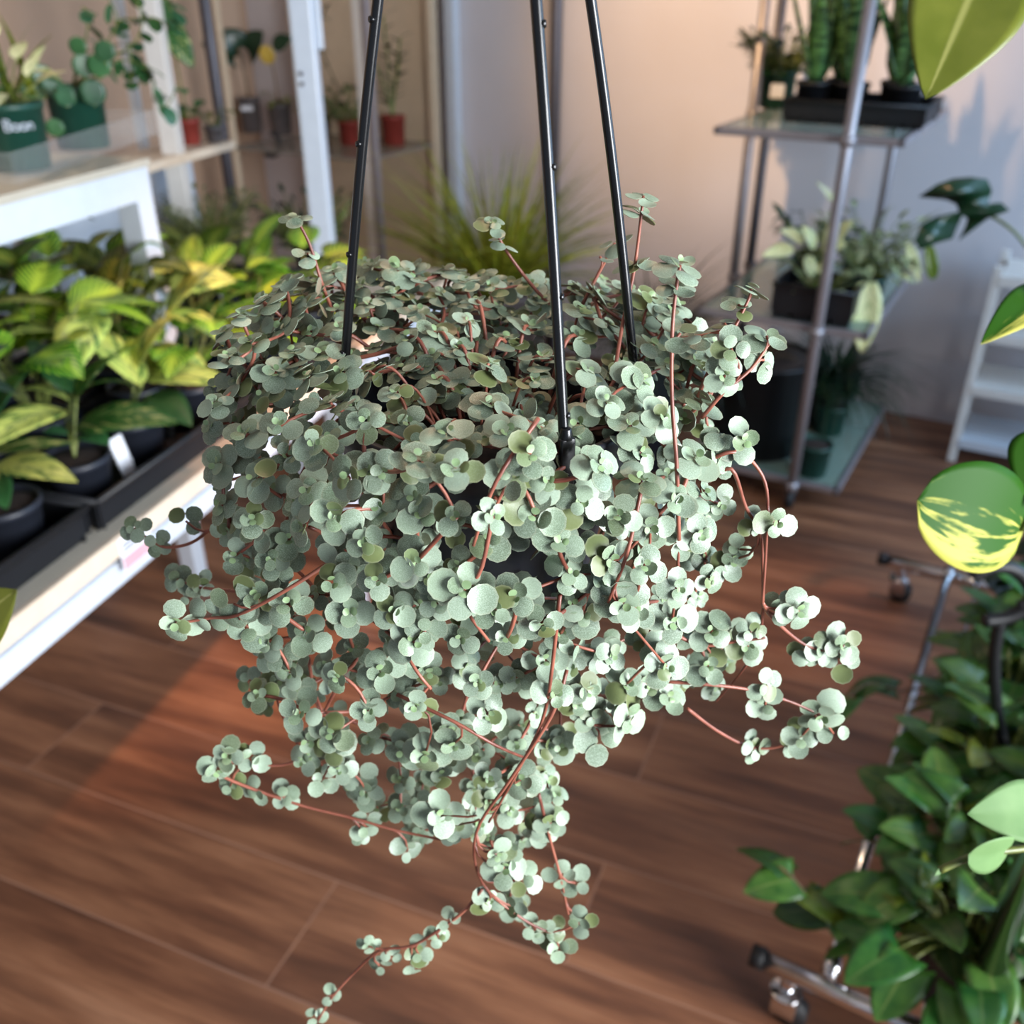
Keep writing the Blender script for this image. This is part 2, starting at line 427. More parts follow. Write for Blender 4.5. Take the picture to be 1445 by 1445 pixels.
# hanger: three plastic arms clipped over the rim, meeting under a hook
def hang_pt(phi, h):
    r = RIM + .002 + (.034 - RIM - .002) * (h / .157) if h < .157 else .034 * (1 - (h - .157) / .165)
    r += .006 * math.sin(PI * min(1, h / .32))
    return O + np.array([math.sin(phi) * r, -math.cos(phi) * r, h])
for phi in (math.radians(27), math.radians(101), math.radians(-101)):
    mb = MB()
    pts = [hang_pt(phi, h) for h in np.linspace(-.002, .318, 22)]
    mb.tube(pts, .0021, 10)
    for h in (.018, .062, .106, .15, .2, .25):
        p = hang_pt(phi, h); out = np.array([math.sin(phi + .9), -math.cos(phi + .9), 0])
        mb.tube([p + out * .0012, p + out * .0028], [.0016, .0012], 8)
    arm = mb.build('hanger_arm', M['blackgloss'], pl)
    mb = MB()
    p = hang_pt(phi, 0); o = np.array([math.sin(phi), -math.cos(phi), 0]); sd = np.array([math.cos(phi), math.sin(phi), 0])
    mb.box(p - sd * .0032 - o * .0005 - [0, 0, .012], sd * .0064, o * .003, np.array([0, 0, .022]))
    mb.tube([p + [0, 0, .009], p + [0, 0, .014]], [.0031, .0021], 10)
    mb.build('clip', M['blackgloss'], arm, bevel=.001)
mb = MB()
top = O + np.array([0, 0, .318])
hk = [top, top + [0, 0, .03]] + [top + np.array([.018 - .018 * math.cos(a), 0, .04 + .018 * math.sin(a)]) for a in np.linspace(0, PI * 1.2, 9)]
mb.tube(smooth_path(hk, 3), .0024, 8)
mb.build('hook', M['blackgloss'], pl)
hz = top[2] + .058
cb = MB(); cb.tube([(top[0] + .018, top[1], hz), (top[0] + .018, top[1], 3.0)], .0018, 6)
tag(cb.build('hanging_wire', M['steel']), 'thin steel wire holding the silvery creeping plant from the ceiling', 'wire')

# leaf template: a shallow closed disc
def disc(cup, wob):
    V = [(0, 0, .02)]; E_ = [0.0]; n = 11
    for rad, e in ((.55, .5), (1.0, 1.0)):
        for k in range(n):
            t = 2 * PI * k / n
            R = rad * (1 + .05 * math.cos(t) + .03 * math.sin(2 * t + wob))
            x, y = R * math.sin(t) * 1.03, R * math.cos(t) * .97
            if y < 0: x *= 1 - .16 * y * y
            V.append((x, y, .02 + cup * rad * rad + .05 * rad * math.sin(2 * t + wob))); E_.append(e)
    b = len(V)                                   # underside, with an edge ring of its own so the rim stays crisp
    V.append((0, 0, -.04)); E_.append(-1.0)
    for k in range(n):
        x, y, z = V[1 + n + k]; V.append((x * .985, y * .985, z - .045)); E_.append(-1.0)
    e = len(V)
    for src in (1 + n, b + 1):
        for k in range(n): V.append(V[src + k]); E_.append(.95 if src == 1 + n else -.5)
    F = [(0, 1 + (k + 1) % n, 1 + k) for k in range(n)]
    F += [(1 + k, 1 + (k + 1) % n, 1 + n + (k + 1) % n, 1 + n + k) for k in range(n)]
    F += [(b, b + 1 + k, b + 1 + (k + 1) % n) for k in range(n)]
    F += [(e + k, e + (k + 1) % n, e + n + (k + 1) % n, e + n + k) for k in range(n)]
    return np.array(V), F, E_
DISCS = [disc(c, w) for c, w in ((-.10, 0), (.03, 1.3), (.16, 2.2), (-.17, 3.9))]
def put_disc(mb, c, nrm, yd, r, age):
    nrm = nrm / np.linalg.norm(nrm); yd = yd - nrm * (yd @ nrm); yd /= np.linalg.norm(yd); xd = np.cross(yd, nrm)
    V, F, E_ = random.choice(DISCS)
    P = c + (V[:, :1] * xd + V[:, 1:2] * yd + V[:, 2:] * nrm) * r
    R0 = random.random()
    mb.add(P, F, None, [(R0, age, e) for e in E_])
def rosette(mb, P, nrm, s=.0044, pairs=4, tw=None, loose=1.0):
    nrm = np.array(nrm, float); nrm /= np.linalg.norm(nrm)
    a = np.array([0, 0, 1.]) if abs(nrm[2]) < .9 else np.array([0, 1., 0])
    X = np.cross(a, nrm); X /= np.linalg.norm(X); Y = np.cross(nrm, X)
    tw = random.uniform(0, PI) if tw is None else tw
    spec = [(1.0, 1.12, -.42, .2, 0), (.9, .98, -.1, .08, 0), (.58, .56, .14, -.25, .25), (.30, .27, .3, -.6, .9)][:pairs]
    for k, (sz, off, h, tilt, age) in enumerate(spec):
        for sg in (0, PI):
            if k == 0 and random.random() < .12: continue
            t = tw + k * PI / 2 + sg + random.gauss(0, .16)
            d = X * math.cos(t) + Y * math.sin(t)
            r = s * sz * random.uniform(.85, 1.14)
            tl = tilt + random.gauss(0, .15)
            n2 = nrm * math.cos(tl) + d * math.sin(tl) + np.array([random.gauss(0, .08) for _ in range(3)])
            c = P + d * s * off * loose * random.uniform(.92, 1.12) + nrm * s * (h + random.gauss(0, .12))
            put_disc(mb, c, n2, d, r, min(1, max(0, age + random.gauss(0, .08))))

# dense part of the plant: outline of the mound and its curtain, each rosette set at its own distance
POLY = [(315, 465), (360, 425), (400, 398), (470, 380), (520, 368), (600, 378), (700, 384), (800, 402), (870, 392), (945, 420), (1000, 470), (1028, 520), (1002, 600), (1020, 690), (1030, 780), (995, 840), (968, 890), (1050, 890), (1072, 920), (1010, 992), (940, 985), (890, 1000), (830, 1020), (792, 1080), (790, 1160), (745, 1190), (742, 1275), (690, 1285), (668, 1190), (600, 1190), (540, 1150), (460, 1112), (420, 1080), (430, 1010), (352, 985), (372, 900), (342, 860), (332, 800), (312, 720), (285, 630), (285, 575), (308, 535)]
def inside(x, y):
    c = False; j = len(POLY) - 1
    for i in range(len(POLY)):
        xi, yi = POLY[i]; xj, yj = POLY[j]
        if (yi > y) != (yj > y) and x < (xj - xi) * (y - yi) / (yj - yi) + xi: c = not c
        j = i
    return c
def yoff(x, y, layer):
    hw = 412 if x < 690 else 350
    t = max(-1, min(1, (x - 690) / hw)); c = math.sqrt(max(.02, 1 - t * t))
    if y >= 650: f = -.083 * c
    else:
        k = (650 - y) / 270; f = (-.083 + .166 * k) * c
    if y > 800: f *= max(.35, 1 - (y - 800) / 520)
    return f + layer
def density(x, y):
    d = 1.0
    if 615 < x < 860 and 740 < y < 835: d = .04          # the dark gap where the pot shows
    if 820 < x < 890 and 670 < y < 830: d = .25
    if 690 < x < 770 and 690 < y < 760: d = .5
    if 425 < x < 545 and 960 < y < 1070: d = .25          # floor shows between the vines
    if 545 < x < 660 and 1000 < y < 1060: d = .5
    if y > 880: d = min(d, .72)
    if y > 1080: d = min(d, .6)
    return d
def normal_at(x, y):
    hw = 412 if x < 690 else 350
    t = (x - 690) / hw; k = max(0, min(1, (y - 430) / 300))
    n = np.array([t * .45 + .05, -.12 - .75 * k, 1 - .42 * k])
    n = n / np.linalg.norm(n)
    return n + np.array([random.gauss(0, .2) for _ in range(3)])
NODES = []          # position, normal, size, pairs
def scatter(n_try, md_top, md_front, l0, l1, smin, smax, seed):
    rs = random.Random(seed); got = []
    for _ in range(n_try):
        x, y = rs.uniform(280, 1080), rs.uniform(362, 1290)
        if not inside(x, y) or rs.random() > density(x, y): continue
        k = max(0, min(1, (y - 400) / 220)); md = md_top + (md_front - md_top) * k
        if l0 < .03 and 768 < x < 812 and 380 < y < 668: continue   # the front arm of the hanger stands clear
        if l0 > 0 and y > 860 and rs.random() < .45: continue
        if any((gx - x) ** 2 + ((gy - y) * (1.5 - .5 * k)) ** 2 < md * md for gx, gy in got): continue
        got.append((x, y))
        NODES.append((aty(x, y, yoff(x, y, rs.uniform(l0, l1))), normal_at(x, y), rs.uniform(smin, smax), 4))
scatter(9000, 32, 47, -.010, .010, .0041, .0057, 1)
scatter(7000, 30, 42, .008, .024, .0038, .0050, 2)
scatter(5000, 42, 62, .024, .05, .0038, .0050, 3)

# path length from the middle of the pot out over the rim and down: stems run along growing values of it
def qv(P):
    d = P - O; rho = math.hypot(d[0], d[1]); return rho + max(0, -d[2] - .005) * 1.15
NODES.sort(key=lambda n: qv(n[0]))
pos = np.array([n[0] for n in NODES]); qs = np.array([qv(p) for p in pos])
parent = [-1] * len(NODES); nkids = [0] * len(NODES); rng = random.Random(5)
for i in range(len(NODES)):
    if qs[i] < .052: continue
    dd = np.linalg.norm(pos[:i] - pos[i], axis=1); cand = np.where((dd < .045) & (qs[:i] < qs[i] - .006))[0]
    if len(cand) == 0: continue
    sc_ = sorted((dd[j] + .012 * nkids[j] + rng.uniform(0, .006), j) for j in cand)
    parent[i] = int(sc_[0][1]); nkids[parent[i]] += 1
tree_of = [0] * len(NODES); trees = {}
for i in range(len(NODES)):
    tree_of[i] = i if parent[i] < 0 else tree_of[parent[i]]
    trees.setdefault(tree_of[i], []).append(i)

def stem_root(P):
    d = P - O; a = math.atan2(d[1], d[0]) + rng.gauss(0, .25); r = min(.05, max(.01, math.hypot(d[0], d[1]) * .55))
    return O + np.array([math.cos(a) * r, math.sin(a) * r, -.012])
def unit(v): return np.array(v, float) / (np.linalg.norm(v) + 1e-12)
GROUPS = []                                   # (stem MB, leaf MB, size)
for t, mem in trees.items():
    sm, lm = MB(), MB()
    for i in mem:
        P, nrm, s, pr = NODES[i]; nn = unit(nrm)
        tip = P - nn * s * .3
        if parent[i] < 0:
            r0 = stem_root(P); d = P - O; out = unit([d[0], d[1], 0])
            ctl = np.array([r0[0], r0[1], max(P[2], O[2]) + .012]) * .5 + .5 * (np.array([P[0], P[1], max(P[2], O[2] + .006) + .008]))
            path = bez(r0, ctl, tip, 8)
        else:
            Q = NODES[parent[i]][0] - unit(NODES[parent[i]][1]) * .003
            mid = (Q + tip) / 2 + np.array([rng.gauss(0, .003), rng.gauss(0, .003) - .001, rng.uniform(-.001, .006)]) - nn * .004
            path = bez(Q, mid, tip, 5)
        sm.tube(path, rng.uniform(.0006, .0010), 6)
        rosette(lm, P, nrm, s, pr)
        if rng.random() < .55 and len(path) > 3:      # an older pair lower on the stem
            q = path[len(path) // 2]; rosette(lm, q, unit(nrm) + np.array([rng.gauss(0, .5) for _ in range(3)]), s * .95, 1)
    GROUPS.append([sm, lm, len(mem)])

# single vines that leave the mound: (pixel x, y, distance behind the rim centre) along each, then rosettes
VINES = [
 ([(345, 730, -.01), (305, 742, .0), (270, 766, .005), (232, 772, .01), (205, 757, .012)], [(262, 735, .004, .0042, 2), (222, 768, .01, .0036, 3), (190, 745, .014, .0040, 3)]),
 ([(470, 790, -.05), (400, 835, -.06), (335, 868, -.055), (298, 872, -.05), (262, 878, -.05)], [(330, 852, -.055, .0062, 2), (290, 870, -.05, .0046, 2), (248, 878, -.05, .0058, 4), (350, 885, -.05, .0055, 3)]),
 ([(345, 835, -.01), (310, 832, .0), (275, 828, .005)], [(283, 826, .004, .0040, 3), (250, 818, .006, .0042, 3), (268, 846, .005, .003, 2)]),
 ([(470, 440, .05), (455, 402, .06), (437, 345, .06), (420, 312, .06)], [(433, 358, .06, .0036, 2), (416, 306, .06, .0042, 3)]),
 ([(775, 430, .06), (742, 392, .065), (712, 350, .065), (696, 318, .065)], [(712, 345, .065, .0040, 2), (694, 315, .065, .0044, 4)]),
 ([(868, 520, .0), (880, 450, .015), (895, 380, .02), (907, 285, .02)], [(908, 276, .02, .0038, 2), (904, 297, .02, .0044, 3), (894, 372, .02, .0050, 3)]),
 ([(822, 430, .05), (845, 385, .055), (868, 343, .055)], [(868, 340, .055, .0044, 2), (846, 362, .055, .0030, 1)]),
 ([(958, 762, -.055), (955, 660, -.055), (948, 560, -.05), (949, 460, -.045), (957, 385, -.04)], [(960, 374, -.04, .0052, 4), (956, 402, -.04, .0042, 3), (960, 470, -.046, .0046, 2)]),
 ([(985, 560, -.01), (1002, 520, -.01), (1035, 465, -.005), (1060, 415, .0)], [(1060, 408, .0, .0040, 3), (1042, 430, .0, .0042, 3), (1022, 456, -.005, .0040, 2)]),
 ([(960, 478, .0), (1000, 472, .0), (1036, 462, -.003)], [(985, 470, .0, .0044, 2)]),
 ([(990, 590, -.02), (1020, 555, -.02), (1060, 520, -.015), (1085, 485, -.01)], [(1082, 474, -.01, .0054, 3), (1078, 508, -.012, .0046, 2), (1032, 492, -.02, .0044, 3), (1022, 530, -.02, .0044, 4)]),
 ([(975, 670, -.03), (1005, 648, -.035), (1035, 638, -.035), (1062, 652, -.03), (1082, 692, -.03), (1081, 770, -.03), (1076, 850, -.03)], [(1015, 640, -.034, .0050, 3), (1050, 622, -.033, .0052, 4), (1000, 634, -.03, .0044, 3), (1095, 738, -.032, .0056, 4)]),
 ([(1000, 680, -.03), (1032, 662, -.034), (1052, 715, -.03), (1074, 762, -.028), (1074, 890, -.025), (1052, 940, -.02), (1010, 990, -.01)], [(1066, 742, -.03, .004, 3), (1035, 790, -.02, .0050, 4), (1042, 775, -.02, .0036, 3)]),
 ([(1076, 850, -.03), (1090, 872, -.025), (1128, 905, -.02), (1160, 918, -.02), (1196, 918, -.02)], [(1128, 862, -.03, .0056, 4), (1104, 858, -.028, .0048, 3), (1138, 920, -.02, .0042, 2), (1164, 917, -.02, .0048, 3), (1190, 910, -.02, .0052, 4), (1188, 934, -.02, .0048, 2)]),
 ([(940, 962, -.03), (1000, 966, -.03), (1062, 974, -.025), (1120, 992, -.02), (1160, 1010, -.02)], [(1082, 968, -.025, .0048, 3), (1080, 994, -.025, .0050, 3), (1160, 1012, -.022, .0068, 4), (1130, 1040, -.02, .0050, 3), (1176, 1035, -.02, .0046, 2)]),
 ([(970, 1000, -.02), (1010, 1030, -.015), (1052, 1052, -.01), (1085, 1056, -.01), (1120, 1048, -.012)], [(1066, 1056, -.01, .0052, 3), (1124, 1046, -.012, .0046, 3)]),
 ([(930, 880, -.03), (985, 910, -.03), (1040, 905, -.03), (1080, 900, -.03)], [(1005, 890, -.03, .0055, 4), (1055, 912, -.03, .0056, 4), (1000, 930, -.02, .0046, 3), (1060, 890, -.03, .0040, 3)]),
 ([(780, 960, -.03), (825, 1018, -.04), (880, 1024, -.04)], [(890, 1014, -.042, .0064, 4), (846, 1042, -.04, .0066, 2), (838, 1012, -.04, .0046, 3)]),
 ([(480, 960, -.02), (455, 1010, -.02), (420, 1072, -.02), (360, 1080, -.018), (320, 1075, -.018)], [(306, 1088, -.02, .0052, 4), (322, 1066, -.02, .0048, 4), (355, 1068, -.018, .0046, 3), (325, 1110, -.018, .0042, 3)]),
 ([(300, 1085, -.018), (330, 1103, -.02), (420, 1135, -.02), (500, 1155, -.022), (560, 1172, -.025), (640, 1188, -.03)], [(362, 1118, -.02, .0050, 3), (402, 1124, -.02, .0046, 3), (516, 1166, -.022, .0050, 3), (508, 1180, -.022, .003, 2), (575, 1200, -.025, .0054, 3)]),
 ([(800, 945, -.05), (778, 1010, -.06), (720, 1100, -.06), (672, 1175, -.055), (680, 1245, -.05), (735, 1295, -.05), (785, 1320, -.05)], [(702, 1205, -.055, .0050, 4), (720, 1195, -.05, .0046, 3), (712, 1225, -.055, .0058, 4), (738, 1240, -.05, .0054, 3), (690, 1270, -.05, .0050, 4), (722, 1278, -.05, .0046, 3), (755, 1312, -.05, .0042, 3), (788, 1335, -.05, .0054, 3), (782, 1315, -.05, .0040, 3), (818, 1302, -.05, .0050, 3)]),
 ([(680, 1255, -.05), (655, 1285, -.05), (620, 1312, -.05), (580, 1335, -.05), (535, 1342, -.048), (500, 1372, -.045), (468, 1408, -.045), (448, 1442, -.045)], [(634, 1300, -.05, .0034, 2), (618, 1322, -.05, .0036, 3), (590, 1345, -.05, .0044, 3), (588, 1366, -.05, .0038, 2), (552, 1352, -.048, .0036, 2), (520, 1335, -.048, .0034, 3), (535, 1362, -.048, .0032, 2), (462, 1405, -.045, .0036, 2), (446, 1436, -.045, .0036, 2)]),
 ([(760, 1120, -.03), (775, 1180, -.03), (790, 1235, -.03), (802, 1290, -.03)], [(778, 1160, -.03, .0054, 3), (770, 1172, -.03, .0040, 2), (790, 1236, -.03, .0046, 2), (812, 1246, -.03, .0046, 2), (815, 1285, -.03, .0038, 1)]),
 ([(520, 870, -.04), (560, 905, -.06), (590, 950, -.07), (608, 972, -.07)], [(585, 905, -.07, .0062, 4), (600, 890, -.07, .0048, 3)]),
 ([(560, 980, -.05), (640, 1018, -.06), (700, 1052, -.06), (742, 1070, -.05)], [(640, 1050, -.055, .0056, 4), (600, 1065, -.05, .0060, 4)]),
 ([(700, 700, -.08), (680, 800, -.085), (655, 850, -.085), (690, 905, -.08)], [(655, 832, -.09, .0060, 4), (700, 860, -.085, .0052, 4)]),
 ([(905, 690, -.06), (885, 780, -.07), (858, 850, -.07)], [(862, 790, -.07, .0054, 4), (880, 850, -.07, .0056, 4), (940, 940, -.06, .0056, 4)]),
 ([(760, 590, -.07), (700, 680, -.085), (668, 770, -.085)], [(750, 640, -.08, .0052, 4)]),
 ([(790, 840, -.07), (770, 1000, -.06), (735, 1080, -.06), (690, 1160, -.05)], [(690, 1130, -.05, .005, 4), (735, 1100, -.05, .0056, 4), (620, 1150, -.05, .0062, 4), (640, 1165, -.045, .005, 4)]),
 ([(430, 880, -.02), (445, 980, -.02), (480, 1035, -.02), (540, 1060, -.025), (600, 1060, -.03)], [(435, 1045, -.03, .0060, 4), (468, 1050, -.035, .0058, 4), (455, 1100, -.025, .0050, 3)]),
 ([(365, 860, .0), (380, 930, .0), (395, 1000, .0), (420, 1050, -.005)], [(372, 905, .0, .0042, 3), (352, 960, .0, .0044, 3), (372, 990, .0, .0040, 3), (395, 960, -.01, .005, 4)]),
]
for pts, ros in VINES:
    sm, lm = MB(), MB()
    P3 = [aty(*p) for p in pts]; path = smooth_path(P3, 5)
    sm.tube(path, [.00095 - .0003 * i / len(path) for i in range(len(path))], 7)
    for i, (x, y, o, s, pr) in enumerate(ros):
        P = aty(x, y, o)
        j = min(range(len(path)), key=lambda k: np.linalg.norm(path[k] - P))
        if np.linalg.norm(path[j] - P) > .002: sm.tube(bez(path[max(0, j - 2)], path[j], P, 3), .0006, 6)
        up_ = y < 480
        n = np.array([rng.gauss(.05, .25), rng.gauss(-.15, .2), 1]) if up_ else np.array([rng.gauss(.12, .3), -1, rng.gauss(.45, .25)])
        rosette(lm, P, n, s, pr, loose=1.05)
    GROUPS.append([sm, lm, 999])
GROUPS.sort(key=lambda g: -g[2])
rest_s, rest_l = MB(), MB()
for i, (sm, lm, n) in enumerate(GROUPS):
    if i < 98:
        s_o = sm.build('stem', M['pileastem'], pl); lm.build('leaves', M['pilea'], s_o)
    else:
        rest_s.add(sm.v, sm.f, None, sm.r); rest_l.add(lm.v, lm.f, None, lm.r)
if rest_s.v:
    s_o = rest_s.build('undergrowth', M['pileastem'], pl); s_o['kind'] = 'stuff'; l_o = rest_l.build('leaves', M['pilea'], s_o)
    l_o['kind'] = 'stuff'
print('PILEA nodes', len(NODES), 'trees', len(trees), 'groups', len(GROUPS))
# ================================================================== LEFT: DISPLAY TABLE, TRAYS, POTS
Z = np.array([0, 0, 1.0])
def aty0(x, y, Y):
    r = ray(x, y); return CAM + r * Y / r[1]
tab = thing('display_table', 'long white table with beige top and pale wood edge along the left side', 'table', TB(.7, .5, 0))
mb = MB(); mb.box(TB(-.6, .012, .722), TT * 2.48, TN * .98, Z * .028); mb.build('table_top', M['beige'], tab, smooth=False, bevel=.002)
mb = MB(); mb.box(TB(-.6, 0, .718), TT * 2.48, TN * .012, Z * .033); mb.build('edge_strip', M['edge'], tab, smooth=False, bevel=.003)
mb = MB(); mb.box(TB(-.58, .022, .700), TT * 2.43, TN * .02, Z * .024); mb.box(TB(-.58, .95, .645), TT * 2.43, TN * .025, Z * .077)
mb.box(TB(-.58, .012, .662), TT * 2.45, TN * .028, Z * .040); mb.box(TB(1.845, .03, .645), TT * .022, TN * .93, Z * .077)
mb.build('apron', M['white'], tab, smooth=False, bevel=.002)
for s in (-.5, 1.115, 1.80):
    for u in (.04, .54, .90):
        mb = MB(); mb.box(TB(s, u, 0), TT * .05, TN * .05, Z * .722); mb.build('leg', M['white'], tab, smooth=False, bevel=.004)
# price label on the front edge
lb = thing('price_label', 'small white and pink price label on the front edge of the white table', 'label', TB(.28, -.002, .69))
mb = MB(); mb.box(TB(.245, -.002, .690), TT * .075, TN * .0015, Z * .058); mb.build('card', M['paper'], lb, smooth=False)
mb = MB(); mb.box(TB(.248, -.0026, .692), TT * .069, TN * .0008, Z * .022); mb.build('pink_band', M['pink'], lb, smooth=False)
mb = MB()
for i, (l, h) in enumerate(((.04, .735), (.05, .728), (.03, .721))): mb.box(TB(.252, -.0026, h), TT * l, TN * .0007, Z * .003)
mb.build('print', M['ink'], lb, smooth=False)

def tray(name, label, o, ax, ay, L, D, H, group=None, ribs=9):
    t = thing(name, label, 'tray', o + ax * L / 2 + ay * D / 2, group)
    mb = MB(); wl = .004; tp = .012
    o1 = o + ax * tp + ay * tp
    mb.box(o1, ax * (L - 2 * tp), ay * (D - 2 * tp), Z * .004)
    # sloping ribbed walls, scalloped along the foot
    def wall(p, d, n_, ln):
        k = max(3, int(ln / .055)); st = ln / k
        for i in range(k):
            q = p + d * (i * st)
            a0, a1 = q + d * st * .08, q + d * st * .92
            b = [a0 + n_ * tp, a1 + n_ * tp, a1, a0]; zz = [0, 0, H, H]
            V = [b[j] + Z * zz[j] for j in range(4)] + [b[j] + n_ * wl + Z * zz[j] for j in range(4)]
            mb.add(V, [(0, 1, 2, 3), (7, 6, 5, 4), (0, 4, 5, 1), (2, 6, 7, 3), (1, 5, 6, 2), (0, 3, 7, 4)])
            V = [q + n_ * .004 + Z * (.22 * H), q + d * st + n_ * .004 + Z * (.22 * H), q + d * st + n_ * .003 + Z * H, q + n_ * .003 + Z * H]
            V += [v + n_ * wl for v in V]
            mb.add(V, [(0, 1, 2, 3), (7, 6, 5, 4), (0, 4, 5, 1), (2, 6, 7, 3), (1, 5, 6, 2), (0, 3, 7, 4)])
    wall(o, ax, ay, L); wall(o + ay * D + ax * L, -ax, -ay, L); wall(o + ay * D, -ay, ax, D); wall(o + ax * L, ay, -ax, D)
    mb.build('tray_body', M['black'], t, smooth=False)
    mb = MB(); c = [o, o + ax * L, o + ax * L + ay * D, o + ay * D]
    mb.tube([c[0] + Z * H, c[1] + Z * H], .0055, 8); mb.tube([c[1] + Z * H, c[2] + Z * H], .0055, 8); mb.tube([c[2] + Z * H, c[3] + Z * H], .0055, 8); mb.tube([c[3] + Z * H, c[0] + Z * H], .0055, 8)
    mb.build('rim', M['black'], t); return t
tray('plant_tray', 'black plastic tray at the near end of the white table', TB(-.30, .035, .7505), TT, TN, .54, .27, .055, 'black trays on the white table')
tray('plant_tray', 'black plastic tray in the middle of the white table front, behind the label', TB(.255, .03, .7505), TT, TN, .54, .27, .055, 'black trays on the white table')
tray('plant_tray', 'black plastic tray near the far end of the white table, mostly hidden by leaves', TB(.81, .03, .7505), TT, TN, .54, .27, .055, 'black trays on the white table')
tray('plant_tray', 'black plastic tray in the back row under the raised shelf', TB(-.1, .33, .7505), TT, TN, .54, .27, .055, 'black trays on the white table')
tray('plant_tray', 'black plastic tray in the back row under lime veined leaves', TB(.46, .33, .7505), TT, TN, .54, .27, .055, 'black trays on the white table')
tray('plant_tray', 'black plastic tray at the far end of the back row', TB(1.02, .33, .7505), TT, TN, .54, .27, .055, 'black trays on the white table')

def leaf2(t, P0, P1, Wd, m, prof='ovate', droop=.5, fold=.15, roll=0, heart=0, pet=None, nv=12, nu=6, wave=0, solid=.0006, upv=(0, 0, 1), rnd=None, name='leaf'):
    """one separate leaf between two points in space"""
    P0, P1 = np.array(P0, float), np.array(P1, float); d = P1 - P0; L = np.linalg.norm(d) * (1 + droop * droop / 24); d /= np.linalg.norm(d)
    up = np.array(upv, float); s = np.cross(d, up); s /= np.linalg.norm(s)
    d0 = rot_about(d, s, droop / 2)
    mb = MB(); leaf(mb, P0, 0, 0, L, Wd, prof, droop, fold, roll, heart, nv, nu, rnd, wave, dirv=d0, upv=up)
    o = mb.build(name, m, t, solid=solid)
    if pet is not None:
        mb = MB(); mb.tube(bez(pet, (np.array(pet) + P0) / 2 + [0, 0, .012], P0, 6), .0022, 6); mb.build('petiole', M['stemgreen'], o)
    return o
def bush_leaves(t, c, n, L, Wd, m, prof='ovate', rad=.02, h0=.02, h1=.1, el=(.2, 1.2), droop=.8, fold=.15, heart=0, jitter=.2, nv=8, nu=4, sector=None, each=True, wave=0, seed=1):
    """n leaves on petioles out of a pot whose soil is at c; separate leaf parts when each"""
    st = random.getstate(); random.seed(seed)
    allm = MB(); pm = MB()
    for i in range(n):
        a = (i * 2.39996 + random.gauss(0, .25)) if sector is None else random.uniform(*sector)
        e = random.uniform(*el); f = random.random()
        hh = h0 + (h1 - h0) * f
        b = np.array(c) + np.array([math.cos(a), math.sin(a), 0]) * rad * random.uniform(.1, .6)
        tip = np.array(c) + np.array([math.cos(a), math.sin(a), 0]) * (rad + hh * .45) + np.array([0, 0, hh])
        ll = L * random.uniform(.75, 1.1)
        mb = MB() if each else allm
        leaf(mb, tip, a, e, ll, Wd * ll / L * random.uniform(.85, 1.1), prof, droop * random.uniform(.6, 1.3), fold, random.gauss(0, jitter), heart, nv, nu, wave=wave)
        (mb if each else pm)
        path = bez(b, (b + tip) / 2 + [0, 0, hh * .2], tip, 5)
        if each:
            o = mb.build('leaf', m, t, solid=.0006)
            q = MB(); q.tube(path, .0018, 6); q.build('petiole', M['stemgreen'], o)
        else: pm.tube(path, .0016, 5)
    if not each:
        o = allm.build('foliage', m, t); pm.build('stems', M['stemgreen'], o)
    random.setstate(st)
AG = 'mottled leaf plants in the trays'; MA = 'lime veined plants in the trays'
def tp(name, label, cat, group, s, u, r=.054, h=.088, zb=.7555, m='potblack'):
    c = TB(s, u, zb); t = thing(name, label, cat, c, group); make_pot(t, c, r, h, M[m]); return t, c + Z * (h - .006)
# front row: mottled plants
tA, cA = tp('mottled_leaf_plant', 'cream streaked plant in a charcoal pot with its bare soil showing', 'plant', AG, .325, .115)
leaf2(tA, az(108, 600, .875), az(243, 606, .90), .075, M['aglaodark'], droop=.5, roll=.35, pet=cA, rnd=(.5, .5, 0))
leaf2(tA, az(90, 578, .89), az(-20, 650, .90), .066, M['aglao'], droop=.7, roll=-.3, pet=cA, rnd=(.6, .4, 0))
leaf2(tA, az(98, 566, .90), az(30, 548, .93), .052, M['aglao'], droop=.9, roll=.2, pet=cA)
leaf2(tA, az(108, 560, .92), az(165, 498, .965), .058, M['aglaodark'], droop=.8, roll=-.3, pet=cA, rnd=(.7, .5, 0))
leaf2(tA, az(100, 555, .92), az(50, 478, .98), .07, M['green'], droop=.6, roll=.3, pet=cA, rnd=(.3, .5, 0))
leaf2(tA, az(112, 615, .865), az(155, 628, .86), .045, M['green'], droop=.8, pet=cA, rnd=(.9, .5, 0))
leaf2(tA, az(98, 612, .87), az(60, 612, .88), .04, M['green'], droop=.8, pet=cA)
tB, cB = tp('mottled_leaf_plant', 'charcoal pot plant with long mottled leaf at the left end of the front row', 'plant', AG, .165, .115)
leaf2(tB, az(-5, 655, .875), az(102, 686, .88), .056, M['aglao'], droop=.5, roll=.25, pet=cB, rnd=(.25, .3, 0))
leaf2(tB, az(-10, 635, .88), az(88, 650, .90), .022, M['aglaodark'], droop=.5, roll=.9, pet=cB)
leaf2(tB, az(-25, 640, .88), az(-60, 560, .95), .06, M['aglao'], droop=.6, pet=cB)
leaf2(tB, az(-15, 670, .86), az(10, 720, .85), .045, M['green'], droop=.5, pet=cB)
leaf2(tB, az(-30, 620, .9), az(35, 520, .97), .075, M['green'], droop=.7, roll=-.3, pet=cB, rnd=(.75, .6, 0))
tC, cC = tp('mottled_leaf_plant', 'potted plant with two bright lime mottled leaves, behind the cream streaked one', 'plant', AG, .485, .125)
leaf2(tC, az(200, 545, .90), az(104, 450, .97), .088, M['aglao'], droop=.7, roll=.35, pet=cC, rnd=(1, .7, 0), prof='ovate')
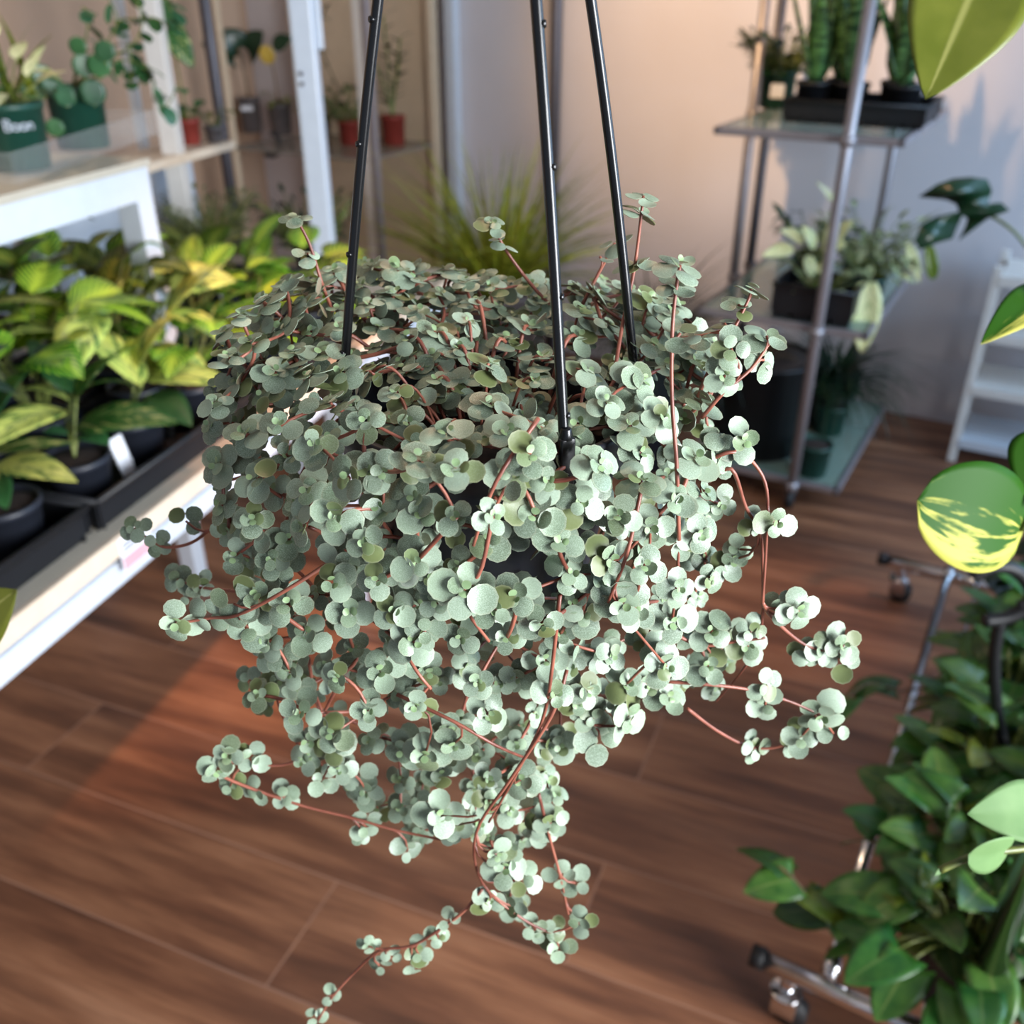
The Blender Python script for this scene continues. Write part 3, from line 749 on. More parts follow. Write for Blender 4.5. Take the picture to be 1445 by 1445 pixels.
leaf2(tC, az(205, 533, .90), az(328, 552, .90), .060, M['aglao'], droop=.6, roll=.3, pet=cC, rnd=(.7, .6, 0))
leaf2(tC, az(212, 556, .88), az(266, 604, .86), .062, M['green'], droop=.5, roll=.2, pet=cC, rnd=(.4, .3, 0))
leaf2(tC, az(192, 520, .92), az(246, 440, .99), .06, M['aglao'], droop=.9, roll=-.3, pet=cC, rnd=(.45, .3, 0))
leaf2(tC, az(190, 545, .89), az(120, 545, .90), .05, M['aglaodark'], droop=.9, roll=.3, pet=cC, rnd=(.7, .5, 0))
lt = thing('plant_tag', 'blank white plant tag stuck in the tray beside the charcoal pot', 'label', TB(.405, .09, .76))
mb = MB(); mb.box(TB(.385, .075, .7575), TT * .032, TN * .004 + Z * .0, Z * .085 + TN * .02); mb.build('card', M['paper'], lt, smooth=False, bevel=.001)
for i, (s, u, seed, lab) in enumerate([(.66, .12, 3, 'potted plant with lime fishbone veins, third in the front row'), (.90, .12, 5, 'bright lime veined plant beside the hanging plant'), (1.14, .12, 9, 'lime veined plant at the far end of the front row')]):
    t, c = tp('veined_leaf_plant', lab, 'plant', MA, s, u)
    bush_leaves(t, c, 13, .14, .082, M['maranta'], h0=.02, h1=.13, el=(-.1, .9), droop=1.0, seed=seed)
# back rows
k = 0
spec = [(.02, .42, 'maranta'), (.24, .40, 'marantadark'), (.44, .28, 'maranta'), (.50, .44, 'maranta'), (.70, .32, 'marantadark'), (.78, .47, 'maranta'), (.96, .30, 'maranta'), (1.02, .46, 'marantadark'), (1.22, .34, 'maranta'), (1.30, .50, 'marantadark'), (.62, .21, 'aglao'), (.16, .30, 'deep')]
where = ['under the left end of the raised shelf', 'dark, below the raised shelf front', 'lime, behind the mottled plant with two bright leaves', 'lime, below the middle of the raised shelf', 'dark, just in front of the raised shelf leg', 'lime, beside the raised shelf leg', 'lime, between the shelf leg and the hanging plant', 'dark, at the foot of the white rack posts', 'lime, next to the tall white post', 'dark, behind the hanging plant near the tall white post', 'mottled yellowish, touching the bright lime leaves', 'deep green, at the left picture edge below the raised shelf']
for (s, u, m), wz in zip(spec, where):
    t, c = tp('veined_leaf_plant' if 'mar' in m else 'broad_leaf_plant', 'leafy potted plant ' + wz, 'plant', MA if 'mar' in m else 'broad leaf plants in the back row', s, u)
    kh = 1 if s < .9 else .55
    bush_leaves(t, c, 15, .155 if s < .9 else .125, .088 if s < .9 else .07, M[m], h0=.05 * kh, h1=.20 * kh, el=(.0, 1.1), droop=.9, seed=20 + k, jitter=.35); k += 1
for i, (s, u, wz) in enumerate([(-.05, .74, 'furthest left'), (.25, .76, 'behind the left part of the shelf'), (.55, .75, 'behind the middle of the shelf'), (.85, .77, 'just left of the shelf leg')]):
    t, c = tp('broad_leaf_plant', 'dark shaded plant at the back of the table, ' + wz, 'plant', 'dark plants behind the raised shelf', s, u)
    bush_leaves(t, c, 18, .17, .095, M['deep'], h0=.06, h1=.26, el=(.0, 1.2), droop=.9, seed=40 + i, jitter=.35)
# two tiny white flowers among the leaves
for i, (px, py, z, lb_) in enumerate([(58, 345, 1.0, 'tiny pale flower above the dark leaves below the raised shelf'), (306, 382, .97, 'tiny pale flower among the lime veined leaves near the tall white post')]):
    P = az(px, py, z); mb = MB()
    for q in range(5): leaf(mb, P, q * 1.256, .5, .010, .008, 'ellip', .3, 0, nv=3, nu=2)
    mb.tube([P, P - [0, 0, .14]], .0012, 5)
    tag(mb.build('small_flower', M['paper']), lb_, 'flower', 'pale flowers on the veined plants')

# ------------------------------------------------------------------ raised shelf on the table with its pots
rs = thing('raised_shelf', 'low white shelf with beige top standing on the long table', 'shelf', TB(.4, .46, .75))
mb = MB(); mb.box(TB(-.3, .300, 1.185), TT * 1.205, TN * .34, Z * .015); mb.build('shelf_top', M['beige'], rs, smooth=False, bevel=.002)
mb = MB(); mb.box(TB(-.3, .305, 1.125), TT * 1.20, TN * .022, Z * .060); mb.box(TB(-.3, .612, 1.125), TT * 1.20, TN * .022, Z * .060); mb.box(TB(.88, .327, 1.125), TT * .02, TN * .285, Z * .060)
mb.build('apron', M['white'], rs, smooth=False, bevel=.002)
for s in (-.3, .85):
    for u in (.305, .584):
        mb = MB(); mb.box(TB(s, u, .7505), TT * .05, TN * .05, Z * .376); mb.build('leg', M['white'], rs, smooth=False, bevel=.002)
def stroke_text(mb, c, r, z0, phi0, strokes, sc, rad):
    for st in strokes:
        pts = []
        for x, y in st:
            ph = phi0 + x * sc / r; pts.append(np.array(c) + np.array([math.sin(ph) * (r + .0008), -math.cos(ph) * (r + .0008), z0 + y * sc]))
        mb.tube(pts, rad, 5)
def circ(cx, cy, r): return [(cx + r * math.cos(a), cy + r * math.sin(a)) for a in np.linspace(0, 2 * PI, 13)]
B_ = [[(0, 0), (0, 1)], [(0, 1), (.4, .95), (.5, .78), (.35, .55), (0, .52)], [(0, .52), (.45, .45), (.55, .22), (.4, .02), (0, 0)]]
o1_, o2_ = [circ(.95, .3, .28)], [circ(1.65, .3, .28)]
n_ = [[(2.1, 0), (2.1, .58)], [(2.1, .45), (2.3, .6), (2.5, .5), (2.55, 0)]]
rp1 = az(30, 238, 1.2); rp2 = az(120, 208, 1.2)
g1 = thing('green_pot_plant', 'dark green pot with white handwriting and cream green leaves on the raised shelf', 'plant', rp1, 'green pots on the raised shelf')
make_pot(g1, rp1, .062, .115, M['potgreen'], .86)
mb = MB(); ph = math.atan2(-(0 - rp1[0]), -(0 - rp1[1])); ph = math.atan2(-rp1[0], rp1[1])
stroke_text(mb, rp1, .0612, .072, ph - .18, B_ + o1_ + o2_ + n_, .019, .0014); mb.build('lettering', M['chalk'], g1)
cc = rp1 + Z * .108
bush_leaves(g1, cc, 16, .06, .032, M['cream_leaf'], h0=.02, h1=.11, el=(.1, 1.3), each=False, seed=61, rad=.04)
mb = MB()
for i in range(10): leaf(mb, cc + np.array([random.gauss(0, .02), random.gauss(0, .02), .01]), random.uniform(0, 6.28), random.uniform(.8, 1.4), random.uniform(.14, .24), .018, 'blade', .5, .2)
mb.build('long_leaves', M['philoyellow'], g1)
bush_leaves(g1, cc, 12, .035, .034, M['round'], 'ellip', h0=.0, h1=.06, el=(-.4, .6), each=False, seed=62, rad=.055)
g2 = thing('green_pot_plant', 'dark green pot with round coin leaves and trailing stems on the raised shelf', 'plant', rp2, 'green pots on the raised shelf')
make_pot(g2, rp2, .058, .12, M['potgreen'], .88)
cc = rp2 + Z * .113
for px, py, z, s in [(92, 135, 1.31, .042), (131, 130, 1.315, .050), (72, 118, 1.33, .04), (118, 92, 1.37, .045), (78, 180, 1.25, .036), (140, 92, 1.36, .045), (148, 72, 1.38, .04), (58, 105, 1.34, .04), (110, 65, 1.40, .035), (45, 130, 1.30, .045)]:
    P = aty0(px, py, rp2[1] - .06); to = unit(CAM - P)
    leaf2(g2, P + unit(np.cross(to, [0, 0, 1])) * .0 - Z * s * .5, P + Z * s * .5, s, M['round'], 'ellip', .3, .0, upv=to + np.array([random.gauss(0, .3), 0, .3]), pet=cc, nv=8, nu=6)
mb = MB(); sm = MB(); ri = random.Random(4)
for path in ([(130, 90), (150, 60), (165, 30), (150, -10)], [(140, 90), (190, 60), (200, 20), (180, -20)], [(140, 95), (170, 85), (205, 92), (215, 100)], [(160, 30), (215, 25), (240, 40)], [(200, 95), (215, 110), (218, 140)], [(215, 140), (235, 150), (250, 120)], [(120, 60), (125, 20), (115, 10)], [(180, 60), (185, 85), (185, 120)], [(230, -10), (242, 15), (250, 40)]):
    P3 = [aty0(px, py, rp2[1] - .03) for px, py in path]; q = smooth_path(P3, 5)
    sm.tube([cc] + q if path[0][0] < 145 else q, .0016, 5)
    for P in q[1::2]:
        leaf(mb, P, ri.uniform(0, 6.28), ri.uniform(-1.2, .3), ri.uniform(.028, .042), .028, 'ellip', .4, .1, rnd=(ri.random(), ri.random(), 0), nv=5)
f = sm.build('trailing_stems', M['stemgreen'], g2); mb.build('leaves', M['round'], f)
ct = thing('clear_plastic_tray', 'clear plastic tray with a rolled rim around the green pots', 'tray', (rp1 + rp2) / 2)
tt = unit(np.array([rp2[0] - rp1[0], rp2[1] - rp1[1], 0])); tn = np.array([-tt[1], tt[0], 0]); o = rp1 - tt * .16 - tn * .078; o[2] = 1.2005
tt *= 1; L_ = .62
mb = MB(); mb.box(o, tt * L_, tn * .165, Z * .0015)
for p, d, n2, l in ((o, tt, tn, L_), (o + tn * .165, tt, -tn, L_), (o, tn, tt, .165), (o + tt * L_, tn, -tt, .165)): mb.box(p, d * l, n2 * .0012, Z * .05)
mb.build('tray_body', M['clear'], ct, smooth=False)
mb = MB(); c4 = [o, o + tt * L_, o + tt * L_ + tn * .165, o + tn * .165, o]
for i in range(4): mb.tube([c4[i] + Z * .05, c4[i + 1] + Z * .05], .002, 6)
mb.build('rim', M['clear'], ct)

# ------------------------------------------------------------------ white rack posts, wood shelf behind
rk = thing('plant_rack', 'white upright rack with a wooden shelf behind the raised shelf', 'shelf', TB(1.5, .8, .75))
def post(t, px, py, Y, w, m, z0, z1, nm='post'):
    r = ray(px, py); P = CAM + r * Y / r[1]
    mb = MB(); mb.box([P[0] - w / 2, P[1] - w / 2, z0], [w, 0, 0], [0, w, 0], [0, 0, z1 - z0]); return mb.build(nm, M[m], t, smooth=False, bevel=.004)
post(rk, 246, 220, 2.98, .055, 'offwhite', .7505, 2.1); post(rk, 196, 170, 3.15, .03, 'offwhite', .7505, 2.1)
mb = MB(); mb.box(TB(.95, .82, 1.035), TT * 1.12, TN * .17, Z * .025); mb.build('wooden_shelf', M['edge'], rk, smooth=False, bevel=.002)
mb = MB(); mb.box(TB(.95, .98, .7505), TT * 1.10, TN * .012, Z * .284); mb.build('back_board', M['white'], rk, smooth=False)
r_ = az(283, 188, 1.06); r_ = TB(1.96, .91, 1.0605)
p1 = thing('red_pot_plant', 'small square red pot with a drooping mottled leaf on the wooden shelf', 'plant', r_)
make_pot(p1, r_, .036, .075, M['potred'], .8)
cc = r_ + Z * .07
leaf2(p1, aty0(240, 42, r_[1] - .05), aty0(273, 96, r_[1] - .05), .075, M['aglaodark'], 'heart', .4, .1, heart=.15, pet=cc, upv=(0.2, -1, .3))
leaf2(p1, aty0(238, 36, r_[1] - .05), aty0(232, -5, r_[1] - .05), .06, M['green'], 'ovate', .3, .1, pet=cc, upv=(0.2, -1, .3))
bush_leaves(p1, cc, 12, .05, .03, M['green'], h0=.01, h1=.06, el=(-.5, .8), each=False, seed=70)
r2 = TB(2.02, .86, 1.0605)
p2 = thing('grey_pot_plant', 'small grey pot with yellowish leaves next to the square red pot', 'plant', r2); make_pot(p2, r2, .03, .05, M['potgrey'])
bush_leaves(p2, r2 + Z * .045, 14, .045, .016, M['philoyellow'], 'lance', h0=.01, h1=.05, el=(.0, 1.0), each=False, seed=71)
# tall white post at the far end of the table
wp = thing('white_post', 'tall white upright post standing on the far end of the table', 'post', az(462, 392, .75))
P = az(462, 392, .75); w_ = .03
mb = MB(); mb.box(P + np.array([-w_, -w_, 0]), [2 * w_, 0, 0], [0, 2 * w_, 0], Z * 1.5); mb.build('upright', M['white'], wp, smooth=False, bevel=.006)
mb = MB(); mb.box(P + np.array([w_, -.012, .60]), [.018, 0, 0], [0, .024, 0], Z * .9); mb.build('side_rail', M['white'], wp, smooth=False, bevel=.003)
mb = MB()
for h in (.52, .545): mb.tube([P + np.array([-.012, -w_ - .003, h]), P + np.array([-.012, -w_ + .004, h])], .006, 10)
mb.build('screw', M['greysteel'], wp)
post_d = thing('grey_post', 'thin dark grey upright post left of the glass cabinet', 'post', [0, 0, 0])
r = ray(306, 130); P = CAM + r * 3.42 / r[1]; post_d.location = (P[0], P[1], 0)
mb = MB(); mb.tube([[P[0], P[1], 0.0], [P[0], P[1], 2.4]], .02, 12); mb.build('pole', M['greysteel'], post_d)
mb = MB(); mb.lathe([P[0], P[1], 0], [(.05, 0), (.05, .008), (.022, .012)], 16); mb.build('foot', M['greysteel'], post_d)
P = az(72, 60, 1.5 - .14) if False else None

# ------------------------------------------------------------------ glass cabinet against the back wall
A0, A1, B0, B1, ZS = -3.27, -2.49, 3.22, 3.74, .88
cb_ = thing('display_cabinet', 'open display cabinet with glass shelf and beige back against the wall', 'cabinet', W((A0 + A1) / 2, (B0 + B1) / 2, 0))
mb = MB(); mb.box(W(A0, B1, .05), E1 * (A1 - A0), E2 * .015, Z * 2.0); mb.build('back_panel', M['cream'], cb_, smooth=False)
for a, b, m, w_ in ((A0, B0, 'cream', .05), (A1 - .03, B0, 'offwhite', .045), (A0, B1 - .03, 'cream', .03), (A1 - .03, B1 - .03, 'cream', .03)):
    mb = MB(); mb.box(W(a, b, 0), E1 * w_, E2 * .03, Z * 2.1); mb.build('post', M[m], cb_, smooth=False, bevel=.003)
mb = MB(); mb.box(W(A1 + .015, B0 - .004, 0), E1 * .028, E2 * .03, Z * 2.1); mb.build('corner_rail', M['steel'], cb_, smooth=False, bevel=.003)
mb = MB(); mb.box(W(A0 + .05, B0 - .002, ZS - .012), E1 * (A1 - A0 - .06), E2 * (B1 - B0), Z * .012); mb.build('glass_shelf', M['cabglass'], cb_, smooth=False)
mb = MB(); mb.box(W(A0 + .05, B0, .05), E1 * (A1 - A0 - .08), E2 * (B1 - B0), Z * .03); mb.build('bottom_board', M['cream'], cb_, smooth=False)
mb = MB(); mb.box(W(A0, B0, 2.10), E1 * (A1 - A0), E2 * (B1 - B0), Z * .03); mb.build('top_board', M['cream'], cb_, smooth=False)
def onshelf(px, py, z=None):
    P = az(px, py, ZS); a, b = ab(P)
    if b > 3.60:                                  # keep the pot in front of the cabinet's back
        r = ray(px, py); k = 3.60 / float(r @ E2); a = k * float(r @ E1); b = 3.60
    return W(a, max(b, 3.29), (ZS if z is None else z) + .0005)
c = onshelf(354, 165); t = thing('grey_pot_plant', 'grey pot with a tall stem and dark heart leaf on the glass shelf', 'plant', c, 'grey pots on the glass shelf'); make_pot(t, c, .052, .15, M['potgrey'], .85)
mb = MB(); q = c + Z * .14; mb.tube(bez(q, q + [0, 0, .12], q + [-.02, 0, .22]), .006, 7); mb.build('stem', M['stembrown'], t)
for dx, dz, s, rl in ((-.03, .24, .14, 0), (.05, .23, .12, .5), (-.09, .20, .08, -.4)):
    leaf2(t, q + [dx * .5, 0, dz - .02], q + [dx * 2.2, -.02, dz + .06], s, M['deep'], 'heart', .5, .1, heart=.2, upv=(0, -1, .6), rnd=(.5, .5, 0))
mb = MB(); mb.box(c + np.array([-.028, -.0525, .10]), [.055, 0, 0], [0, .004, 0], Z * .02); mb.build('pot_label', M['paper'], t, smooth=False)
c = onshelf(396, 172); t = thing('grey_pot_plant', 'grey pot with yellow leaf and green leaf on the glass shelf beside the white post', 'plant', c, 'grey pots on the glass shelf'); make_pot(t, c, .055, .135, M['potgrey'], .85)
q = c + Z * .13; mb = MB(); mb.tube(bez(q, q + [0, 0, .1], q + [-.01, 0, .2]), .005, 7); mb.build('stem', M['stembrown'], t)
leaf2(t, q + [-.02, 0, .17], q + [-.03, -.02, .25], .07, M['yellow'], 'ellip', .4, .1, upv=(0, -1, .3), name='yellow_leaf')
leaf2(t, q + [.0, 0, .24], q + [.10, -.02, .28], .075, M['deep'], 'ovate', .4, .1, upv=(0, -1, .5))
bush_leaves(t, q, 10, .05, .03, M['philoyellow'], h0=0, h1=.05, el=(-.6, .4), each=False, seed=75)
c = onshelf(494, 204); t = thing('red_pot_plant', 'faded red pot with pale greyish foliage on the glass shelf', 'plant', c, 'red pots on the glass shelf'); make_pot(t, c, .048, .10, M['potred'], .85)
bush_leaves(t, c + Z * .09, 60, .05, .035, M['sage'], h0=.02, h1=.15, el=(-.2, 1.2), each=False, seed=76, rad=.06, nv=5)
mb = MB(); q = c + Z * .2
for i in range(2):
    pts = smooth_path([q + [-.02, 0, 0], q + [-.07, .0, .12], q + [-.10, 0, .24], q + [-.05, 0, .34]], 4)
    mb.tube(pts, .003, 6)
    for p in pts[::2]: leaf(mb, p, random.uniform(0, 6.28), random.uniform(-.5, .8), .045, .028, 'ovate', .4, .1, nv=4)
mb.build('tall_stem', M['sage'], t)
c = onshelf(556, 200); t = thing('red_pot_plant', 'red pot with upright leafy stems on the glass shelf end', 'plant', c, 'red pots on the glass shelf'); make_pot(t, c, .055, .12, M['potred'], .85)
for k_ in range(4):
    q = c + Z * .11; mb = MB(); lm = MB(); b = random.uniform(-.06, .10)
    hh = random.uniform(.2, .42)
    pts = smooth_path([q, q + [b * .4, 0, hh * .5], q + [b, -.02, hh]], 6); mb.tube(pts, .0045, 6)
    for j, p in enumerate(pts[3:]):
        leaf(lm, p, (0 if j % 2 else PI) + random.gauss(0, .5), .5, .075, .032, 'ovate', .3, .1, nv=5)
    s_ = mb.build('stem', M['stemgreen'], t); lm.build('leaves', M['fern'], s_)
c = onshelf(455, 190); t = thing('pale_leaf_plant', 'low pot with pale yellow green foliage between the white post and the silver post', 'plant', c); make_pot(t, c, .04, .07, M['potgrey'])
bush_leaves(t, c + Z * .065, 40, .05, .03, M['sage'], h0=.01, h1=.1, el=(-.4, 1), each=False, seed=79, rad=.05, nv=5)
P = onshelf(385, 200, .86); mb = MB()
mb.tube(smooth_path([P + [-.04, -.02, -.03], P + [0, -.02, -.035], P + [.035, -.02, -.01], P + [.03, -.02, .04], P + [.0, -.02, .06]], 5), .011, 8)
tag(mb.build('hanging_cable', M['rubber']), 'curl of black cable under the glass shelf front edge', 'cable')
# bushes on the far end of the table
c = TB(1.76, .76, .7505); t = thing('bushy_plant', 'greyish small leaved bush behind the veined plants at the table end', 'plant', c); make_pot(t, c, .06, .07, M['potblack'])
bush_leaves(t, c + Z * .06, 190, .028, .016, M['sage'], h0=.01, h1=.14, el=(-.5, 1.3), each=False, seed=80, rad=.085, nv=4, nu=2)
c = TB(1.80, .45, .7505); t = thing('bushy_plant', 'dark green feathery bush right behind the tall white post', 'plant', c); make_pot(t, c, .05, .06, M['potblack'])
bush_leaves(t, c + Z * .05, 200, .04, .014, M['fern'], h0=.01, h1=.15, el=(-.4, 1.3), each=False, seed=81, rad=.075, nv=4, nu=2)

# ------------------------------------------------------------------ grass in the middle, dark fern beside it
P = aty0(700, 405, 3.3); gp = np.array([P[0], P[1], 0])
gr = thing('grass_plant', 'large clump of arching olive green grass behind the hanging plant', 'plant', gp)
make_pot(gr, gp, .15, .56, M['potgrey'], .85)
mb = MB(); rg = random.Random(8)
for i in range(420):
    a = rg.uniform(0, 2 * PI); e = rg.uniform(.55, 1.5); L = rg.uniform(.38, .64)
    b = gp + np.array([math.cos(a) * rg.uniform(0, .09), math.sin(a) * rg.uniform(0, .09), .55])
    leaf(mb, b, a, e, L, rg.uniform(.007, .014), 'blade', rg.uniform(.3, 1.3), .3, rg.gauss(0, .5), nv=7, nu=2, rnd=(rg.random(), rg.random(), 0))
mb.build('blades', M['grass'], gr)
P = aty0(915, 470, 3.05); fp = np.array([P[0], P[1], 0])
fr = thing('fern_plant', 'wispy dark green fern beside the glass shelf trolley', 'plant', fp)
make_pot(fr, fp, .12, .44, M['potblack'], .85)
mb = MB()
for i in range(340):
    a = rg.uniform(0, 2 * PI); e = rg.uniform(.5, 1.4); L = rg.uniform(.24, .46)
    b = fp + np.array([math.cos(a) * .05, math.sin(a) * .05, .43])
    leaf(mb, b, a, e, L, rg.uniform(.006, .014), 'blade', rg.uniform(.6, 2.0), .3, 0, nv=8, nu=2, rnd=(rg.random(), rg.random(), 0))
mb.build('fronds', M['fern'], fr)
# ================================================================== RIGHT: GLASS SHELF TROLLEY AND ITS PLANTS
TA0, TA1, TB0, TB1 = -.935, -.405, 2.835, 3.64
tro = thing('shelf_trolley', 'grey metal trolley with three glass shelves standing in front of the back wall', 'trolley', W((TA0 + TA1) / 2, (TB0 + TB1) / 2, 0))
for z in (.09, .605, 1.14):
    mb = MB(); f = .022; h = .022
    mb.box(W(TA0, TB0, z - h), E1 * (TA1 - TA0), E2 * f, Z * h); mb.box(W(TA0, TB1 - f, z - h), E1 * (TA1 - TA0), E2 * f, Z * h)
    mb.box(W(TA0, TB0, z - h), E1 * f, E2 * (TB1 - TB0), Z * h); mb.box(W(TA1 - f, TB0, z - h), E1 * f, E2 * (TB1 - TB0), Z * h)
    s_ = mb.build('shelf', M['steel'], tro, smooth=False, bevel=.004)
    mb = MB(); mb.box(W(TA0 + .012, TB0 + .012, z - .005), E1 * (TA1 - TA0 - .024), E2 * (TB1 - TB0 - .024), Z * .005); mb.build('glass_panel', M['glass'], s_, smooth=False)
for a, b, m in ((-.549, TB0 - .022, 'steel'), (TA0 - .02, 3.28, 'steel'), (TA0 - .02, 3.47, 'greysteel'), (-.56, TB1 + .02, 'steel')):
    mb = MB(); mb.tube([W(a, b, .055), W(a, b, 1.78)], .0165, 12)
    for z in (.085, .60, 1.135): mb.tube([W(a, b, z - .02), W(a, b, z + .008)], .021, 12)
    p = mb.build('post', M[m], tro)
    mb = MB(); mb.tube([W(a - .012, b, .03), W(a + .012, b, .03)], .03, 14); mb.tube([W(a, b, .03), W(a, b, .06)], .009, 8); mb.build('caster', M['rubber'], p)
def on(px, py, z): return az(px, py, z)
# top shelf
c = on(1093, 152, 1.1405); t = thing('green_pot_plant', 'dark green pot with white label and small ferny plant on the trolley top shelf', 'plant', c)
make_pot(t, c, .062, .115, M['potgreen'], .85)
to = unit(CAM - c); sd = unit(np.cross(to, [0, 0, 1])); f_ = unit(np.array([to[0], to[1], 0]))
mb = MB(); mb.box(c + f_ * .0575 - sd * .024 + Z * .035, sd * .044, f_ * .004, Z * .042); mb.build('pot_label', M['paper'], t, smooth=False)
bush_leaves(t, c + Z * .10, 240, .030, .016, M['deep'], h0=.01, h1=.13, el=(-.3, 1.3), each=False, seed=90, rad=.075, nv=4, nu=2)
mb = MB()
for k_ in range(9):
    a = random.uniform(0, 6.28); q = c + Z * .1
    pts = bez(q, q + np.array([math.cos(a) * .06, math.sin(a) * .06, .1]), q + np.array([math.cos(a) * .15, math.sin(a) * .15, .10 + random.uniform(-.03, .05)]), 8)
    mb.tube(pts, .0015, 5)
    for p in pts[2:]:
        for j in range(2): leaf(mb, p, random.uniform(0, 6.28), .2, .03, .018, 'ellip', .3, .1, nv=3, nu=2)
mb.build('sprays', M['deep'], t)
o = on(1102, 172, 1.1405); L_ = .40
tray('plant_tray', 'black tray holding the snake plants on the trolley top shelf', o, E1, E2, L_, .30, .06)
NB = 0
for i, (da, db, lab) in enumerate([(.065, .07, 'left front snake plant in a black pot on the trolley top shelf'), (.175, .075, 'snake plant in a black pot behind the trolley front post'), (.32, .075, 'snake plant with a pale leaning leaf at the right of the top shelf'), (.12, .20, 'snake plant in the back row of the top shelf tray, left'), (.28, .20, 'snake plant in the back row of the top shelf tray, right')]):
    c = o + E1 * da + E2 * db + Z * .005; t = thing('snake_plant', lab, 'plant', c, 'snake plants on the trolley'); make_pot(t, c, .05, .105, M['black'], .85)
    q = c + Z * .1
    for j in range(9):
        a = j * 1.05 + i; el = random.uniform(1.2, 1.5); 
        mb = MB(); leaf(mb, q + np.array([math.cos(a) * .016, math.sin(a) * .016, 0]), a, el, random.uniform(.24, .36), .056, 'strap', random.uniform(-.1, .2), .35, random.gauss(0, .6), nv=12, nu=4)
        mb.build('leaf', M['snake'], t, solid=.003)
    if i == 2:
        mb = MB(); leaf(mb, q + E1 * -.01 - E2 * .02, YAW + .2, .9, .17, .05, 'strap', .1, .2, nv=12, nu=4, rnd=(1, .6, 0)); mb.build('leaf', M['pale'], t, solid=.003)
# middle shelf
o = on(1085, 448, .6055)
tray('plant_tray', 'deep black tray with bark soil on the trolley middle shelf', o, E1, E2, .24, .20, .105)
mb = MB(); mb.box(o + E1 * .014 + E2 * .014 + Z * .06, E1 * .212, E2 * .172, Z * .012); sb = mb.build('soil_bed', M['soil'], smooth=False, bevel=.003); tag(sb, 'flat bed of dark potting soil inside the deep black tray on the trolley', 'soil')
c = o + E1 * .11 + E2 * .10 + Z * .0725; t = thing('cream_leaf_plant', 'plant with pale yellow leaves growing in the deep black tray', 'plant', c)
def at_d(px, py, ref, off=0): return aty0(px, py, ref[1] + off)
for (x0, y0), (x1, y1), w_ in (((1120, 350), (1074, 362), .045), ((1135, 340), (1100, 325), .04), ((1150, 350), (1130, 318), .04), ((1150, 375), (1165, 385), .045), ((1165, 345), (1205, 310), .05), ((1160, 350), (1195, 345), .05), ((1140, 360), (1145, 395), .035), ((1170, 350), (1175, 300), .04)):
    leaf2(t, at_d(x0, y0, c, -.03), at_d(x1, y1, c, -.08), w_, M['cream_leaf'], 'ovate', .6, .15, upv=(-.2, -.8, .6), pet=c, rnd=(random.uniform(.7, 1), .5, 0))
leaf2(t, at_d(1180, 290, c, .0), at_d(1150, 255, c, -.02), .02, M['cream_leaf'], 'lance', .6, .15, upv=(-.2, -.8, .6), pet=c)
bush_leaves(t, c, 22, .06, .035, M['varieg'], h0=.01, h1=.12, el=(-.2, 1.0), each=False, seed=95, rad=.06)
c = on(1252, 445, .6055); c = W(min(ab(c)[0], TA1 - .07), ab(c)[1] + .03, .6055); t = thing('cream_leaf_plant', 'dark green pot with one big hanging cream leaf at the trolley shelf corner', 'plant', c); make_pot(t, c, .058, .105, M['potgreen'], .85)
bush_leaves(t, c + Z * .1, 46, .07, .03, M['varieg'], h0=.01, h1=.14, el=(-.4, 1.1), each=False, seed=96, rad=.07)
leaf2(t, at_d(1224, 398, c, -.10), at_d(1216, 497, c, -.12), .092, M['cream_leaf'], 'tulip', .3, .25, upv=(-.3, -1, .3), pet=c + Z * .1, rnd=(1, .6, 0), name='hanging_leaf')
leaf2(t, at_d(1280, 340, c, -.04), at_d(1298, 400, c, -.06), .035, M['cream_leaf'], 'lance', .5, .2, upv=(-.3, -1, .3), pet=c + Z * .1)
leaf2(t, at_d(1310, 345, c, -.0), at_d(1317, 395, c, -.02), .04, M['philoyellow'], 'ellip', .5, .2, upv=(-.3, -1, .3), pet=c + Z * .1)
c = W(-.52, 3.22, .6055); t = thing('variegated_plant', 'black pot of small white green leaves behind the hanging cream leaf', 'plant', c); make_pot(t, c, .06, .1, M['potblack'])
bush_leaves(t, c + Z * .09, 90, .06, .02, M['varieg'], 'lance', h0=.02, h1=.17, el=(-.3, 1.2), each=False, seed=97, rad=.09)
c = W(-.70, 3.30, .6055); t = thing('variegated_plant', 'black pot of dark leaves at the back of the trolley middle shelf', 'plant', c); make_pot(t, c, .06, .1, M['potblack'])
bush_leaves(t, c + Z * .09, 40, .07, .035, M['deep'], h0=.02, h1=.13, el=(-.3, 1.2), each=False, seed=98, rad=.07)
